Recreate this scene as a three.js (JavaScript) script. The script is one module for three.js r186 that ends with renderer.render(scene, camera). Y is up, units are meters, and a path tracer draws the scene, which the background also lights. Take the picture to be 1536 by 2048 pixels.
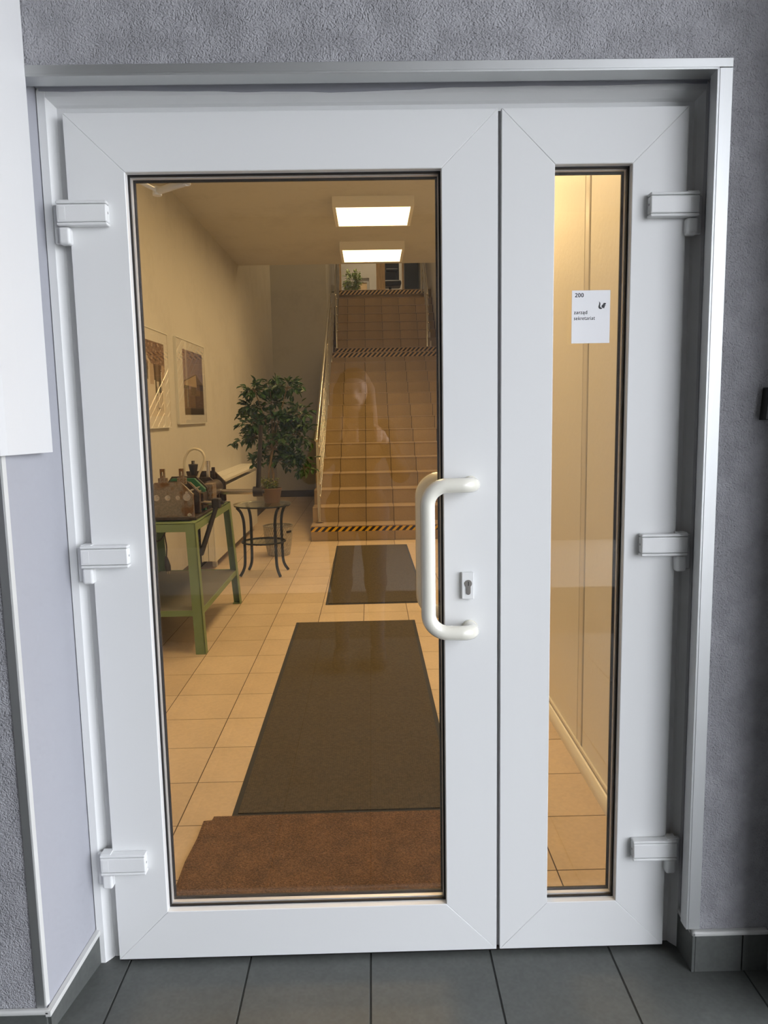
import * as THREE from 'three';
import { RoundedBoxGeometry } from 'three/addons/geometries/RoundedBoxGeometry.js';
import { mergeGeometries } from 'three/addons/utils/BufferGeometryUtils.js';
import { RectAreaLightUniformsLib } from 'three/addons/lights/RectAreaLightUniformsLib.js';
import { MarchingCubes } from 'three/addons/objects/MarchingCubes.js';

// ---------------------------------------------------------------- camera, sky, exposure
const scene = new THREE.Scene();
const renderer = new THREE.WebGLRenderer({ antialias: true });
renderer.toneMapping = THREE.LinearToneMapping;
renderer.toneMappingExposure = 1.0;
renderer.shadowMap.enabled = true;
RectAreaLightUniformsLib.init();

const camera = new THREE.PerspectiveCamera(2 * Math.atan(1024 / 1509.1) * 180 / Math.PI, 1536 / 2048, 0.02, 100);
camera.position.set(0.671, 1.3757, 1.7839);
camera.rotation.set(-0.1289, -0.0152, -0.0176, 'YXZ');

scene.background = new THREE.Color().setRGB(6.1, 6.35, 6.85);   // bright overcast daylight over the yard

const LAMP = new THREE.Color().setRGB(1.0, 0.69, 0.33);          // warm white ceiling panels (against daylight white balance)
const LAMP_POWER = 16;
const UPLAMP = new THREE.Color().setRGB(1.0, 0.78, 0.50);

// ---------------------------------------------------------------- helpers
let seed = 7;
const rnd = () => { seed = (seed * 1664525 + 1013904223) >>> 0; return seed / 4294967296; };
const rr = (a, b) => a + (b - a) * rnd();
const taken = new Map();
function numbered(n) { const k = taken.get(n) || 0; taken.set(n, k + 1); return k ? n + '_' + String(k).padStart(3, '0') : n; }
function mesh(name, geo, mat, parent) {
  const m = new THREE.Mesh(geo, mat); m.name = parent ? name : numbered(name);
  m.castShadow = m.receiveShadow = true; (parent || scene).add(m); return m;
}
function tag(o, label, category, group, kind) {
  o.userData.label = label; o.userData.category = category;
  if (group) o.userData.group = group;
  if (kind) o.userData.kind = kind;
  return o;
}
function thing(name, label, category, pos = [0, 0, 0], ry = 0, group, kind) {
  const g = new THREE.Group(); g.name = numbered(name); g.position.set(...pos); g.rotation.y = ry; scene.add(g);
  return tag(g, label, category, group, kind);
}
const struct = (o, label, category) => tag(o, label, category, null, 'structure');
function sub(name, parent) { const g = new THREE.Group(); g.name = name; parent.add(g); return g; }
// box from min / max corners
function bb(x0, x1, y0, y1, z0, z1, r = 0) {
  const w = x1 - x0, h = y1 - y0, d = z1 - z0;
  const g = r ? new RoundedBoxGeometry(w, h, d, 2, Math.min(r, w / 2.01, h / 2.01, d / 2.01)) : new THREE.BoxGeometry(w, h, d);
  return g.translate((x0 + x1) / 2, (y0 + y1) / 2, (z0 + z1) / 2);
}
// texture coordinates in metres, by the way each face points
function muv(g, s = 1) {
  g = g.index ? g.toNonIndexed() : g;
  const p = g.attributes.position, n = p.count, uv = new Float32Array(n * 2);
  const a = new THREE.Vector3(), b = new THREE.Vector3(), c = new THREE.Vector3();
  for (let i = 0; i < n; i += 3) {
    a.fromBufferAttribute(p, i); b.fromBufferAttribute(p, i + 1).sub(a); c.fromBufferAttribute(p, i + 2).sub(a); b.cross(c);
    const X = Math.abs(b.x), Y = Math.abs(b.y), Z = Math.abs(b.z);
    for (let k = i; k < i + 3; k++) {
      const x = p.getX(k), y = p.getY(k), z = p.getZ(k);
      if (X > Y && X > Z) { uv[2 * k] = z * s; uv[2 * k + 1] = y * s; } else if (Y > Z) { uv[2 * k] = x * s; uv[2 * k + 1] = z * s; } else { uv[2 * k] = x * s; uv[2 * k + 1] = y * s; }
    }
  }
  g.setAttribute('uv', new THREE.BufferAttribute(uv, 2)); return g;
}
const merge = (gs) => mergeGeometries(gs.map((g) => { const h = g.index ? g.toNonIndexed() : g.clone(); for (const k of Object.keys(h.attributes)) if (!['position', 'normal', 'uv'].includes(k)) h.deleteAttribute(k); return h; }));
function prism(pts, depth, bevel = 0) {           // polygon in x, y pushed along +z from 0 to depth
  const s = new THREE.Shape(pts.map((p) => new THREE.Vector2(...p)));
  const o = bevel ? { depth: depth - 2 * bevel, bevelEnabled: true, bevelThickness: bevel, bevelSize: bevel, bevelOffset: -bevel, bevelSegments: 1 } : { depth, bevelEnabled: false };
  const g = new THREE.ExtrudeGeometry(s, { ...o, curveSegments: 16 });
  return bevel ? g.translate(0, 0, bevel) : g;
}
const floorPrism = (pts, y0, y1) => prism(pts.map(([x, z]) => [x, -z]), y1 - y0).rotateX(-Math.PI / 2).translate(0, y0, 0);   // polygon in x, z raised from y0 to y1
const V = (x, y, z) => new THREE.Vector3(x, y, z);
function rod(a, b, r, r2 = r, seg = 14) {
  const d = b.clone().sub(a), g = new THREE.CylinderGeometry(r2, r, d.length(), seg);
  g.applyQuaternion(new THREE.Quaternion().setFromUnitVectors(V(0, 1, 0), d.clone().normalize()));
  return g.translate(...a.clone().add(b).multiplyScalar(0.5).toArray());
}
function tube(pts, r, n = 60, seg = 12, tension = 0.5) { return new THREE.TubeGeometry(new THREE.CatmullRomCurve3(pts, false, 'catmullrom', tension), n, r, seg); }
function bentTube(pts, radii, r, seg = 18) {      // straight runs with rounded bends
  const path = new THREE.CurvePath(); let from = pts[0];
  for (let i = 1; i < pts.length - 1; i++) {
    const p = pts[i], q = radii[i - 1];
    const s = p.clone().add(pts[i - 1].clone().sub(p).normalize().multiplyScalar(q)), e = p.clone().add(pts[i + 1].clone().sub(p).normalize().multiplyScalar(q));
    path.add(new THREE.LineCurve3(from, s));
    const k = 0.5523, c1 = s.clone().lerp(p, k), c2 = e.clone().lerp(p, k);
    path.add(new THREE.CubicBezierCurve3(s, c1, c2, e)); from = e;
  }
  path.add(new THREE.LineCurve3(from, pts[pts.length - 1]));
  const all = []; for (const c of path.curves) { const n = c.isLineCurve3 ? 2 : 12; for (let i = 0; i < n; i++) all.push(c.getPoint(i / n)); } all.push(pts[pts.length - 1]);
  class Poly extends THREE.Curve { getPoint(t) { const f = t * (all.length - 1), i = Math.min(all.length - 2, Math.floor(f)); return all[i].clone().lerp(all[i + 1], f - i); } getPointAt(t) { return this.getPoint(t); } getTangentAt(t) { return this.getTangent(t); } }
  return new THREE.TubeGeometry(new Poly(), all.length - 1, r, seg);
}
const lathe = (pts, seg = 40) => new THREE.LatheGeometry(pts.map((p) => new THREE.Vector2(...p)), seg);

// ---------------------------------------------------------------- textures
function lattice(n, sd) { let s = sd; const a = new Float32Array(n * n); for (let i = 0; i < n * n; i++) { s = (s * 1664525 + 1013904223) >>> 0; a[i] = s / 4294967296; } return a; }
function noise(sd) {
  const L = {};
  return (u, v, n) => {                            // tileable value noise, n cells across
    const a = L[n] || (L[n] = lattice(n, sd * 977 + n * 131)); const x = u * n, y = v * n; let i = Math.floor(x), j = Math.floor(y); let fx = x - i, fy = y - j; fx = fx * fx * (3 - 2 * fx); fy = fy * fy * (3 - 2 * fy);
    i = ((i % n) + n) % n; j = ((j % n) + n) % n; const i1 = (i + 1) % n, j1 = (j + 1) % n;
    return (a[j * n + i] * (1 - fx) + a[j * n + i1] * fx) * (1 - fy) + (a[j1 * n + i] * (1 - fx) + a[j1 * n + i1] * fx) * fy;
  };
}
function tex(size, fn, srgb, rep = 1, size2 = size) {
  const d = new Uint8Array(size * size2 * 4);
  for (let j = 0; j < size2; j++) for (let i = 0; i < size; i++) { const c = fn((i + 0.5) / size, (j + 0.5) / size2); const k = (j * size + i) * 4; const arr = Array.isArray(c) ? c : [c, c, c]; for (let q = 0; q < 3; q++) d[k + q] = Math.max(0, Math.min(255, arr[q] * 255)); d[k + 3] = 255; }
  const t = new THREE.DataTexture(d, size, size2); t.wrapS = t.wrapT = THREE.RepeatWrapping; t.magFilter = THREE.LinearFilter; t.minFilter = THREE.LinearMipmapLinearFilter; t.generateMipmaps = true;
  if (srgb) t.colorSpace = THREE.SRGBColorSpace; t.repeat.set(rep, rep); t.needsUpdate = true; return t;
}
function canvasTex(w, h, draw) { const c = document.createElement('canvas'); c.width = w; c.height = h; draw(c.getContext('2d'), w, h); const t = new THREE.CanvasTexture(c); t.colorSpace = THREE.SRGBColorSpace; return t; }
const N1 = noise(3), N2 = noise(11), N3 = noise(29);
const std = (o) => new THREE.MeshStandardMaterial(o);
const phys = (o) => new THREE.MeshPhysicalMaterial(o);
const lin = (r, g, b) => new THREE.Color().setRGB(r, g, b);

const stuccoBump = tex(512, (u, v) => { const g = 0.5 * N1(u, v, 170) + 0.35 * N2(u, v, 90) + 0.15 * N3(u, v, 40), p = N1(u, v, 170) * 0.6 + N2(u, v, 256) * 0.4; return 0.25 + 0.75 * Math.pow(g, 1.3) - (p < 0.24 ? 0.25 : 0); }, false, 1 / 0.36);   // grain and pin holes, as relief
const stuccoMap = tex(512, (u, v) => { const m = 0.91 + 0.1 * N3(u, v, 9) + 0.05 * N2(u, v, 30); return [0.64 * m, 0.64 * m, 0.656 * m]; }, true, 1 / 0.36);
const smoothBump = tex(256, (u, v) => 0.6 * N1(u, v, 24) + 0.4 * N2(u, v, 70), false, 1 / 0.6);
const plasterMap = tex(256, (u, v) => { const m = 0.96 + 0.05 * N1(u, v, 8) + 0.03 * N2(u, v, 40); return [m, m, m]; }, true, 1 / 1.5);
const extTileMap = tex(256, (u, v) => { const m = 0.9 + 0.12 * N1(u, v, 6) + 0.09 * (N2(u, v, 120) - 0.5) + 0.06 * N3(u, v, 40); return [0.335 * m, 0.345 * m, 0.335 * m]; }, true, 1 / 0.7);
const inTileMap = tex(256, (u, v) => { const m = 0.95 + 0.06 * N1(u, v, 7) + 0.05 * (N2(u, v, 110) - 0.5); return [0.86 * m, 0.775 * m, 0.66 * m]; }, true, 1 / 0.9);
const stairTileMap = tex(256, (u, v) => { const m = 0.93 + 0.1 * N1(u, v, 7) + 0.05 * (N2(u, v, 110) - 0.5); return [0.62 * m, 0.535 * m, 0.39 * m]; }, true, 1 / 0.9);
const coirMap = tex(512, (u, v) => { const f = 0.5 * N1(u, v, 200) + 0.3 * N2(u, v, 120) + 0.2 * N3(u, v, 10); const m = 0.55 + 0.9 * f; return [0.435 * m, 0.325 * m, 0.22 * m]; }, true, 1 / 0.5);
const coirBump = tex(512, (u, v) => 0.6 * N1(u, v, 200) + 0.4 * N2(u, v, 120), false, 1 / 0.5);
const matMap = tex(512, (u, v) => { const rib = 0.5 + 0.5 * Math.sin(u * Math.PI * 2 * 64); const f = 0.5 * N1(u, v, 220) + 0.38 * N2(u, v, 60) + 0.12 * rib; const m = 0.72 + 0.5 * f; return [0.325 * m, 0.285 * m, 0.205 * m]; }, true, 1 / 0.55);
const matBump = tex(512, (u, v) => 0.75 * N1(u, v, 220) + 0.25 * (0.5 + 0.5 * Math.sin(u * Math.PI * 2 * 64)), false, 1 / 0.55);
const steelMap = tex(256, (u, v) => { const w = N1(u, v, 5) * 0.6 + N2(u, v, 17) * 0.4; const rust = w > 0.56 ? Math.min(1, (w - 0.56) * 7) : 0; const m = 0.85 + 0.2 * N3(u, v, 80); return [(0.58 - 0.10 * rust) * m, (0.54 - 0.19 * rust) * m, (0.48 - 0.27 * rust) * m]; }, true, 1 / 0.45);
const tapeMap = (a, b) => tex(128, (u, v) => (((u + v) % 1) < 0.5 ? a : b), true, 1);
const wickerMap = tex(256, (u, v) => { const s = (u * 46 + (1 - v) * 20) % 1; const k = s < 0.34 ? 0.56 : 1; const m = k * (0.9 + 0.15 * N1(u, v, 60)); return [0.84 * m, 0.81 * m, 0.75 * m]; }, true, 1);
const wickerBump = tex(256, (u, v) => { const s = (u * 46 + (1 - v) * 20) % 1; return s < 0.34 ? 0.1 : 0.9; }, false, 1);
const woodMap = tex(256, (u, v) => { const g = N1(u, v * 0.1, 40) * 0.5 + N2(u, v * 0.15, 90) * 0.5; const m = 0.88 + 0.2 * g; return [0.80 * m, 0.70 * m, 0.55 * m]; }, true, 1);

const M = {
  stucco: std({ map: stuccoMap, bumpMap: stuccoBump, bumpScale: 0.0038, roughness: 0.95 }),
  reveal: std({ color: lin(0.37, 0.375, 0.41), bumpMap: smoothBump, bumpScale: 0.0012, roughness: 0.8 }),
  pvc: phys({ color: lin(0.80, 0.805, 0.80), roughness: 0.36, bumpMap: smoothBump, bumpScale: 0.0001 }),
  pvcDull: std({ color: lin(0.66, 0.66, 0.63), roughness: 0.5 }),
  groove: std({ color: lin(0.30, 0.30, 0.30), roughness: 0.7 }),
  rubber: std({ color: lin(0.012, 0.010, 0.010), roughness: 0.55 }),
  spacer: std({ color: lin(0.80, 0.78, 0.76), metalness: 0.25, roughness: 0.35 }),
  glass: phys({ color: 0xffffff, transmission: 1, thickness: 0, roughness: 0, ior: 1.44 }),
  alu: std({ color: lin(0.60, 0.61, 0.61), metalness: 1, roughness: 0.5, bumpMap: smoothBump, bumpScale: 0.00006 }),
  handle: phys({ color: lin(0.82, 0.795, 0.70), roughness: 0.22, clearcoat: 0.5, clearcoatRoughness: 0.08 }),
  nickel: std({ color: lin(0.42, 0.39, 0.36), metalness: 1, roughness: 0.35 }),
  black: std({ color: lin(0.012, 0.012, 0.012), roughness: 0.5 }),
  extTile: std({ map: extTileMap, roughness: 0.5, bumpMap: smoothBump, bumpScale: 0.0004 }),
  extGrout: std({ color: lin(0.03, 0.032, 0.03), roughness: 0.95 }),
  capWhite: std({ color: lin(0.62, 0.62, 0.60), roughness: 0.5, map: plasterMap }),
  paper: std({ color: lin(0.66, 0.66, 0.66), roughness: 0.55 }),
  board: std({ color: lin(0.86, 0.85, 0.82), roughness: 0.6 }),
  wall: std({ color: lin(0.56, 0.545, 0.51), map: plasterMap, roughness: 0.85 }),
  wallGrey: std({ color: lin(0.52, 0.52, 0.50), map: plasterMap, roughness: 0.85 }),
  ceiling: std({ color: lin(0.62, 0.61, 0.58), map: plasterMap, roughness: 0.9 }),
  inTile: [0, 1, 2].map((k) => std({ map: inTileMap, color: lin(1 - 0.035 * k, 1 - 0.04 * k, 1 - 0.05 * k), roughness: 0.38 })),
  inGrout: std({ color: lin(0.10, 0.07, 0.045), roughness: 0.95 }),
  stairTile: [0, 1].map((k) => std({ map: stairTileMap, color: lin(1 - 0.05 * k, 1 - 0.05 * k, 1 - 0.05 * k), roughness: 0.42 })),
  stairTread: std({ map: inTileMap, color: lin(0.60, 0.56, 0.50), roughness: 0.4 }),
  stairSide: std({ color: lin(0.10, 0.075, 0.06), roughness: 0.8 }),
  skirtDark: std({ color: lin(0.10, 0.085, 0.075), roughness: 0.6 }),
  coir: std({ map: coirMap, bumpMap: coirBump, bumpScale: 0.004, roughness: 1 }),
  mat: std({ map: matMap, bumpMap: matBump, bumpScale: 0.0015, roughness: 1 }),
  matEdge: std({ color: lin(0.030, 0.028, 0.025), roughness: 0.8 }),
  panel: phys({ color: lin(0.90, 0.87, 0.78), roughness: 0.4, bumpMap: smoothBump, bumpScale: 0.0006 }),
  panelTrim: phys({ color: lin(0.82, 0.78, 0.68), roughness: 0.3 }),
  panelJoint: std({ color: lin(0.50, 0.46, 0.38), roughness: 0.5 }),
  lampBody: std({ color: lin(0.90, 0.89, 0.87), roughness: 0.5 }),
  lampGlow: std({ color: 0xffffff, emissive: LAMP, emissiveIntensity: 4, roughness: 0.6 }),
  upGlow: std({ color: 0xffffff, emissive: UPLAMP, emissiveIntensity: 5, roughness: 0.6 }),
  green: std({ color: lin(0.19, 0.27, 0.12), roughness: 0.5 }),
  greenDark: std({ color: lin(0.02, 0.13, 0.05), roughness: 0.45 }),
  shelfGrey: std({ color: lin(0.16, 0.15, 0.13), roughness: 0.7 }),
  steel: std({ map: steelMap, metalness: 0.55, roughness: 0.5 }),
  steelDark: std({ map: steelMap, color: lin(0.28, 0.26, 0.25), metalness: 0.6, roughness: 0.5 }),
  iron: std({ color: lin(0.05, 0.045, 0.042), metalness: 0.6, roughness: 0.45 }),
  shaft: std({ color: lin(0.62, 0.58, 0.53), metalness: 1, roughness: 0.25 }),
  hose: std({ color: lin(0.62, 0.57, 0.45), roughness: 0.5 }),
  inox: std({ color: lin(0.70, 0.67, 0.60), metalness: 1, roughness: 0.22 }),
  radiator: phys({ color: lin(0.76, 0.74, 0.68), roughness: 0.4 }),
  blackMetal: std({ color: lin(0.018, 0.02, 0.02), metalness: 0.3, roughness: 0.45 }),
  tableGlass: phys({ color: lin(0.86, 0.9, 0.86), transmission: 1, thickness: 0, roughness: 0.02, ior: 1.52 }),
  copper: std({ color: lin(0.16, 0.10, 0.06), roughness: 0.5 }),
  soil: std({ color: lin(0.04, 0.03, 0.02), roughness: 1 }),
  bark: std({ color: lin(0.20, 0.15, 0.09), roughness: 0.9 }),
  leaf: phys({ color: 0xffffff, vertexColors: true, roughness: 0.45, side: THREE.DoubleSide }),
  wicker: std({ map: wickerMap, bumpMap: wickerBump, bumpScale: 0.004, roughness: 0.7 }),
  wood: std({ map: woodMap, color: lin(1.25, 1.25, 1.2), roughness: 0.55 }),
  tapeYellow: std({ map: tapeMap([0.86, 0.68, 0.08], [0.05, 0.04, 0.03]), roughness: 0.5 }),
  tapePale: std({ map: tapeMap([0.80, 0.68, 0.48], [0.06, 0.05, 0.04]), roughness: 0.5 }),
  concrete: std({ color: lin(0.34, 0.33, 0.31), map: plasterMap, roughness: 0.95 }),
  facade: std({ color: lin(0.13, 0.13, 0.135), map: plasterMap, roughness: 0.9 }),
  darkCab: std({ color: lin(0.02, 0.028, 0.024), roughness: 0.35 }),
};

// ---------------------------------------------------------------- the setting: outside walls
const F = -0.012;                                   // floor level, outside and in
const TOPY = 3.4;
{ // left pier: splayed side face that runs from the door frame to the outer corner
  const g = thing('wall_left', 'grey painted wall corner left of the white door', 'wall', [0, 0, 0], 0, null, 'structure');
  mesh('masonry', muv(floorPrism([[-2.6, -0.2], [-0.061, -0.2], [-0.061, -0.02], [-0.097, 0.205], [-2.6, 0.205]], -0.1, TOPY)), M.stucco, g);
  mesh('reveal_plaster', muv(floorPrism([[-0.0605, -0.02], [-0.057, -0.02], [-0.0935, 0.199], [-0.0965, 0.199]], F + 0.05, TOPY)), M.reveal, g);
}
{
  const g = thing('wall_right', 'dark grey stucco wall right of the narrow door leaf', 'wall', [0, 0, 0], 0, null, 'structure');
  mesh('masonry', muv(floorPrism([[1.449, -0.2], [1.449, 0.075], [1.63, 0.075], [1.63, 0.25], [3.4, 0.25], [3.4, -0.2]], -0.1, TOPY)), M.stucco, g);
  mesh('reveal_plaster', muv(bb(1.446, 1.449, F + 0.09, 2.105, -0.02, 0.073)), M.reveal, g);
}
{
  const g = thing('wall_front', 'grey rough stucco wall above the door', 'wall', [0, 0, 0], 0, null, 'structure');
  mesh('masonry', muv(bb(-0.0605, 1.449, 2.108, TOPY, -0.2, 0.075)), M.stucco, g);
  mesh('reveal_plaster', muv(bb(-0.056, 1.446, 2.105, 2.108, -0.02, 0.073)), M.reveal, g);
  // ragged lower edge of the grey paint on the door frame
  const pts = [[-0.05, 2.106]]; for (let i = 0; i <= 60; i++) { const x = -0.05 + 1.49 * i / 60; pts.push([x, 2.0985 - 0.008 * Math.exp(-Math.pow((x - 0.55) / 0.32, 2)) + 0.004 * (N1(i / 60, 0.3, 23) - 0.5)]); } pts.push([1.44, 2.106]);
  mesh('paint_edge', prism(pts, 0.004).translate(0, 0, -0.0078), M.reveal, g);
}
struct(mesh('ceiling_canopy', muv(bb(-2.6, 3.4, TOPY, TOPY + 0.2, -0.2, 6.4)), M.concrete), 'pale soffit of the porch roof above the door', 'soffit');
// aluminium edge trims
{
  const g = thing('trim_1', 'aluminium edge strip along the top of the door opening', 'trim', [0, 0, 0], 0, null, 'structure');
  mesh('face_strip', bb(-0.075, 1.4595, 2.098, 2.1165, 0.075, 0.0785, 0.001), M.alu, g);
  mesh('lip', bb(-0.075, 1.43, 2.0935, 2.0985, 0.03, 0.0785, 0.001), M.alu, g);
}
{
  const g = thing('trim_2', 'aluminium edge strip down the right side of the door opening', 'trim', [0, 0, 0], 0, null, 'structure');
  mesh('face_strip', bb(1.431, 1.4595, 0.098, 2.097, 0.075, 0.0785, 0.001), M.alu, g);
  mesh('lip', bb(1.4255, 1.431, 0.098, 2.097, 0.045, 0.0785, 0.001), M.alu, g);
}
{
  const g = thing('trim_3', 'aluminium corner strip on the left wall edge', 'trim', [0, 0, 0], 0, null, 'structure');
  mesh('face_strip', bb(-0.1175, -0.098, 0.045, TOPY, 0.205, 0.2085, 0.001), M.alu, g);
  mesh('side_strip', floorPrism([[-0.098, 0.2085], [-0.0945, 0.2085], [-0.0915, 0.197], [-0.0955, 0.197]], 0.05, TOPY), M.capWhite, g);
}
// tiled skirtings with white cap beads
{
  const g = thing('baseboard_right', 'dark tile skirting with white cap at the right wall', 'skirting', [0, 0, 0], 0, null, 'structure');
  mesh('tile', muv(bb(1.4475, 1.5635, F, 0.084, 0.076, 0.0855, 0.001)), M.extTile, g);
  mesh('tile', muv(bb(1.5665, 1.629, F, 0.084, 0.076, 0.0855, 0.001)), M.extTile, g);
  mesh('tile', muv(bb(1.4395, 1.447, F, 0.084, -0.008, 0.0855, 0.001)), M.extTile, g);
  mesh('cap_bead', merge([bb(1.437, 1.629, 0.084, 0.097, 0.072, 0.0885, 0.005), bb(1.437, 1.4495, 0.084, 0.097, -0.008, 0.0885, 0.005)]), M.capWhite, g);
}
const slope = (q) => { const p = q.attributes.position; for (let i = 0; i < p.count; i++) if (p.getY(i) > 0.03) p.setY(i, p.getY(i) - 0.036 * Math.max(0, p.getZ(i) + 0.01) / 0.215); q.computeVertexNormals(); return q; };
{
  const g = thing('baseboard_left', 'dark tile skirting with white cap at the left reveal', 'skirting', [0, 0, 0], 0, null, 'structure');
  mesh('tile', muv(slope(floorPrism([[-0.0568, -0.01], [-0.0495, -0.01], [-0.0855, 0.209], [-0.0935, 0.207]], F, 0.068))), M.extTile, g);
  mesh('tile', muv(bb(-0.395, -0.0935, F, 0.032, 0.2055, 0.2135, 0.001)), M.extTile, g);
  mesh('tile', muv(bb(-0.70, -0.398, F, 0.032, 0.2055, 0.2135, 0.001)), M.extTile, g);
  mesh('cap_bead', merge([slope(floorPrism([[-0.058, -0.008], [-0.047, -0.008], [-0.083, 0.2165], [-0.0945, 0.2165]], 0.068, 0.081)), bb(-0.70, -0.084, 0.032, 0.045, 0.2035, 0.2165, 0.005)]), M.capWhite, g);
}
// outside floor tiles
{
  const g = thing('floor_porch', 'dark grey square floor tiles of the porch', 'floor', [0, 0, 0], 0, null, 'structure');
  mesh('grout', muv(bb(-1.6, 3.0, -0.1, F - 0.002, -0.06, 4.0)), M.extGrout, g);
  const P = 0.3095, geo = muv(new RoundedBoxGeometry(P - 0.0045, 0.01, P - 0.0045, 1, 0.0012));
  for (let i = -5; i < 9; i++) for (let j = 0; j < 9; j++) {
    const x0 = 0.0245 + P * i, z0 = -0.052 + P * j; if (x0 < -0.095 && z0 < 0.2) { if (z0 > 0 || x0 < -0.3) continue; }
    if (x0 > 1.5 && z0 < 0.2 && x0 > 1.6) continue;
    const m = mesh('tile', geo, M.extTile, g); m.position.set(x0 + P / 2, F - 0.005, z0 + P / 2); m.rotation.y = Math.floor(rnd() * 4) * Math.PI / 2;
  }
}
struct(mesh('floor_yard', muv(merge([bb(-2.6, 3.0, -0.1, F - 0.004, 4.0, 6.4), bb(3.0, 24, -0.1, F - 0.004, -8, 24), bb(-2.6, -1.6, -0.1, F - 0.004, 0.2, 4.0)])), M.concrete), 'concrete paving beyond the porch tiles', 'floor');
struct(mesh('wall_porch_back', muv(bb(-2.6, 3.4, -0.1, TOPY, 6.2, 6.4)), M.facade), 'dark grey wall facing the door across the porch', 'wall');
struct(mesh('wall_porch_left', muv(bb(-2.8, -2.6, -0.1, TOPY, -0.2, 6.4)), M.facade), 'dark grey side wall of the porch, opposite its open side', 'wall');

// ---------------------------------------------------------------- door frame
{
  const g = thing('trim_4', 'white plastic door frame around both leaves', 'door frame', [0, 0, 0], 0, null, 'structure');
  // profile in (across, z): outer strip, slope, flat rebate
  const prof = (s, x0) => [[x0, -0.10], [x0, -0.006], [x0 + s * 0.018, -0.006], [x0 + s * 0.021, -0.010], [x0 + s * 0.030, -0.022], [x0 + s * 0.034, -0.030], [x0 + s * 0.053, -0.030], [x0 + s * 0.053, -0.10]];
  mesh('jamb', floorPrism(prof(1, -0.0565), F, 2.10), M.pvc, g);
  mesh('jamb', floorPrism(prof(-1, 1.4575), F, 2.10).translate(-0.0, 0, 0), M.pvc, g);
  const head = floorPrism(prof(-1, 2.1045), 0.001, 1.5130).rotateZ(Math.PI / 2).translate(1.4575, 0, -0.0006);
  mesh('head', head, M.pvc, g);
  mesh('threshold', bb(-0.003, 1.404, F, -0.004, -0.075, -0.012, 0.002), M.iron, g);
}

// ---------------------------------------------------------------- door leaves
const DEP = 0.058;
function leaf(root, x0, x1, ox0, ox1, oy0, oy1, y1 = 2.05) {
  const B = 0.0014, put = (n, pts) => mesh(n, prism(pts, DEP, B).translate(0, 0, -DEP), M.pvc, root);
  put('stile', [[x0, 0], [ox0, oy0], [ox0, oy1], [x0, y1]]);
  put('stile', [[ox1, oy0], [x1, 0], [x1, y1], [ox1, oy1]]);
  put('bottom_rail', [[x0, 0], [x1, 0], [ox1, oy0], [ox0, oy0]]);
  put('top_rail', [[ox0, oy1], [ox1, oy1], [x1, y1], [x0, y1]]);
  const ring = (w0, w1, z0, z1) => merge([bb(ox0 + w0, ox0 + w1, oy0 + w0, oy1 - w0, z0, z1), bb(ox1 - w1, ox1 - w0, oy0 + w0, oy1 - w0, z0, z1), bb(ox0 + w1, ox1 - w1, oy0 + w0, oy0 + w1, z0, z1), bb(ox0 + w1, ox1 - w1, oy1 - w1, oy1 - w0, z0, z1)]);
  const u = sub('glazing_unit', root);
  mesh('gasket', ring(0.0002, 0.0042, -0.0255, -0.020), M.rubber, u);
  mesh('spacer_bar', ring(0.0002, 0.0056, -0.0415, -0.0300), M.spacer, u);
  mesh('gasket', ring(0.0002, 0.0100, -0.0510, -0.0457), M.rubber, u);
  mesh('glass_pane', bb(ox0 + 0.0003, ox1 - 0.0003, oy0 + 0.0003, oy1 - 0.0003, -0.0297, -0.0258), M.glass, u);
  mesh('glass_pane', bb(ox0 + 0.0003, ox1 - 0.0003, oy0 + 0.0003, oy1 - 0.0003, -0.0455, -0.0417), M.glass, u);
}
function hinge(root, s, xe, y) {                    // s = 1 pivots at the left edge, -1 at the right edge
  const h = sub('hinge', root), X = (a, b) => s > 0 ? [xe + a, xe + b] : [xe - b, xe - a];
  const b = (a0, a1, y0, y1, z0, z1, r) => bb(...X(a0, a1), y + y0, y + y1, z0, z1, r);
  mesh('bracket', merge([b(-0.020, 0.0915, -0.0195, 0.0190, 0.0003, 0.0235, 0.0035), b(-0.0195, 0.0050, -0.0195, 0.0190, -0.010, 0.0240, 0.006)]), M.pvc, h);
  mesh('cap', merge([b(-0.0203, 0.0920, 0.0197, 0.0265, 0.0003, 0.0240, 0.003), b(-0.0190, 0.0060, 0.0262, 0.0290, -0.008, 0.0200, 0.0012)]), M.pvc, h);
  mesh('cap', b(-0.0203, 0.0920, -0.0270, -0.0202, 0.0003, 0.0240, 0.003), M.pvc, h);
  mesh('barrel', merge([b(-0.0200, 0.0058, -0.0665, -0.0280, -0.006, 0.0190, 0.0065), b(-0.0330, -0.010, -0.062, 0.022, -0.008, 0.004, 0.002)]), M.pvc, h);
  mesh('screw_hole', rod(V(s > 0 ? xe + 0.0905 : xe - 0.0905, y + 0.001, 0.012), V(s > 0 ? xe + 0.0918 : xe - 0.0918, y + 0.001, 0.012), 0.0028), M.groove, h);
}
function pull(root, s) {                            // s = 1 outside, -1 inside
  const z = (d) => s > 0 ? d : -DEP - d, R = 0.0172, D = 0.068;
  const h = sub('pull_handle', root);
  mesh('grip', bentTube([V(0.905, 1.208, z(0.001)), V(0.905, 1.211, z(D)), V(0.797, 1.211, z(D)), V(0.797, 0.866, z(D)), V(0.902, 0.862, z(D)), V(0.902, 0.857, z(0.001))], [0.030, 0.045, 0.045, 0.030], R, 22), M.handle, h);
  for (const [x, y] of [[0.905, 1.208], [0.902, 0.857]]) mesh('mount_ring', rod(V(x, y, z(0.0003)), V(x, y, z(0.0035)), 0.0192, 0.0192, 28), M.handle, h);
}
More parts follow.
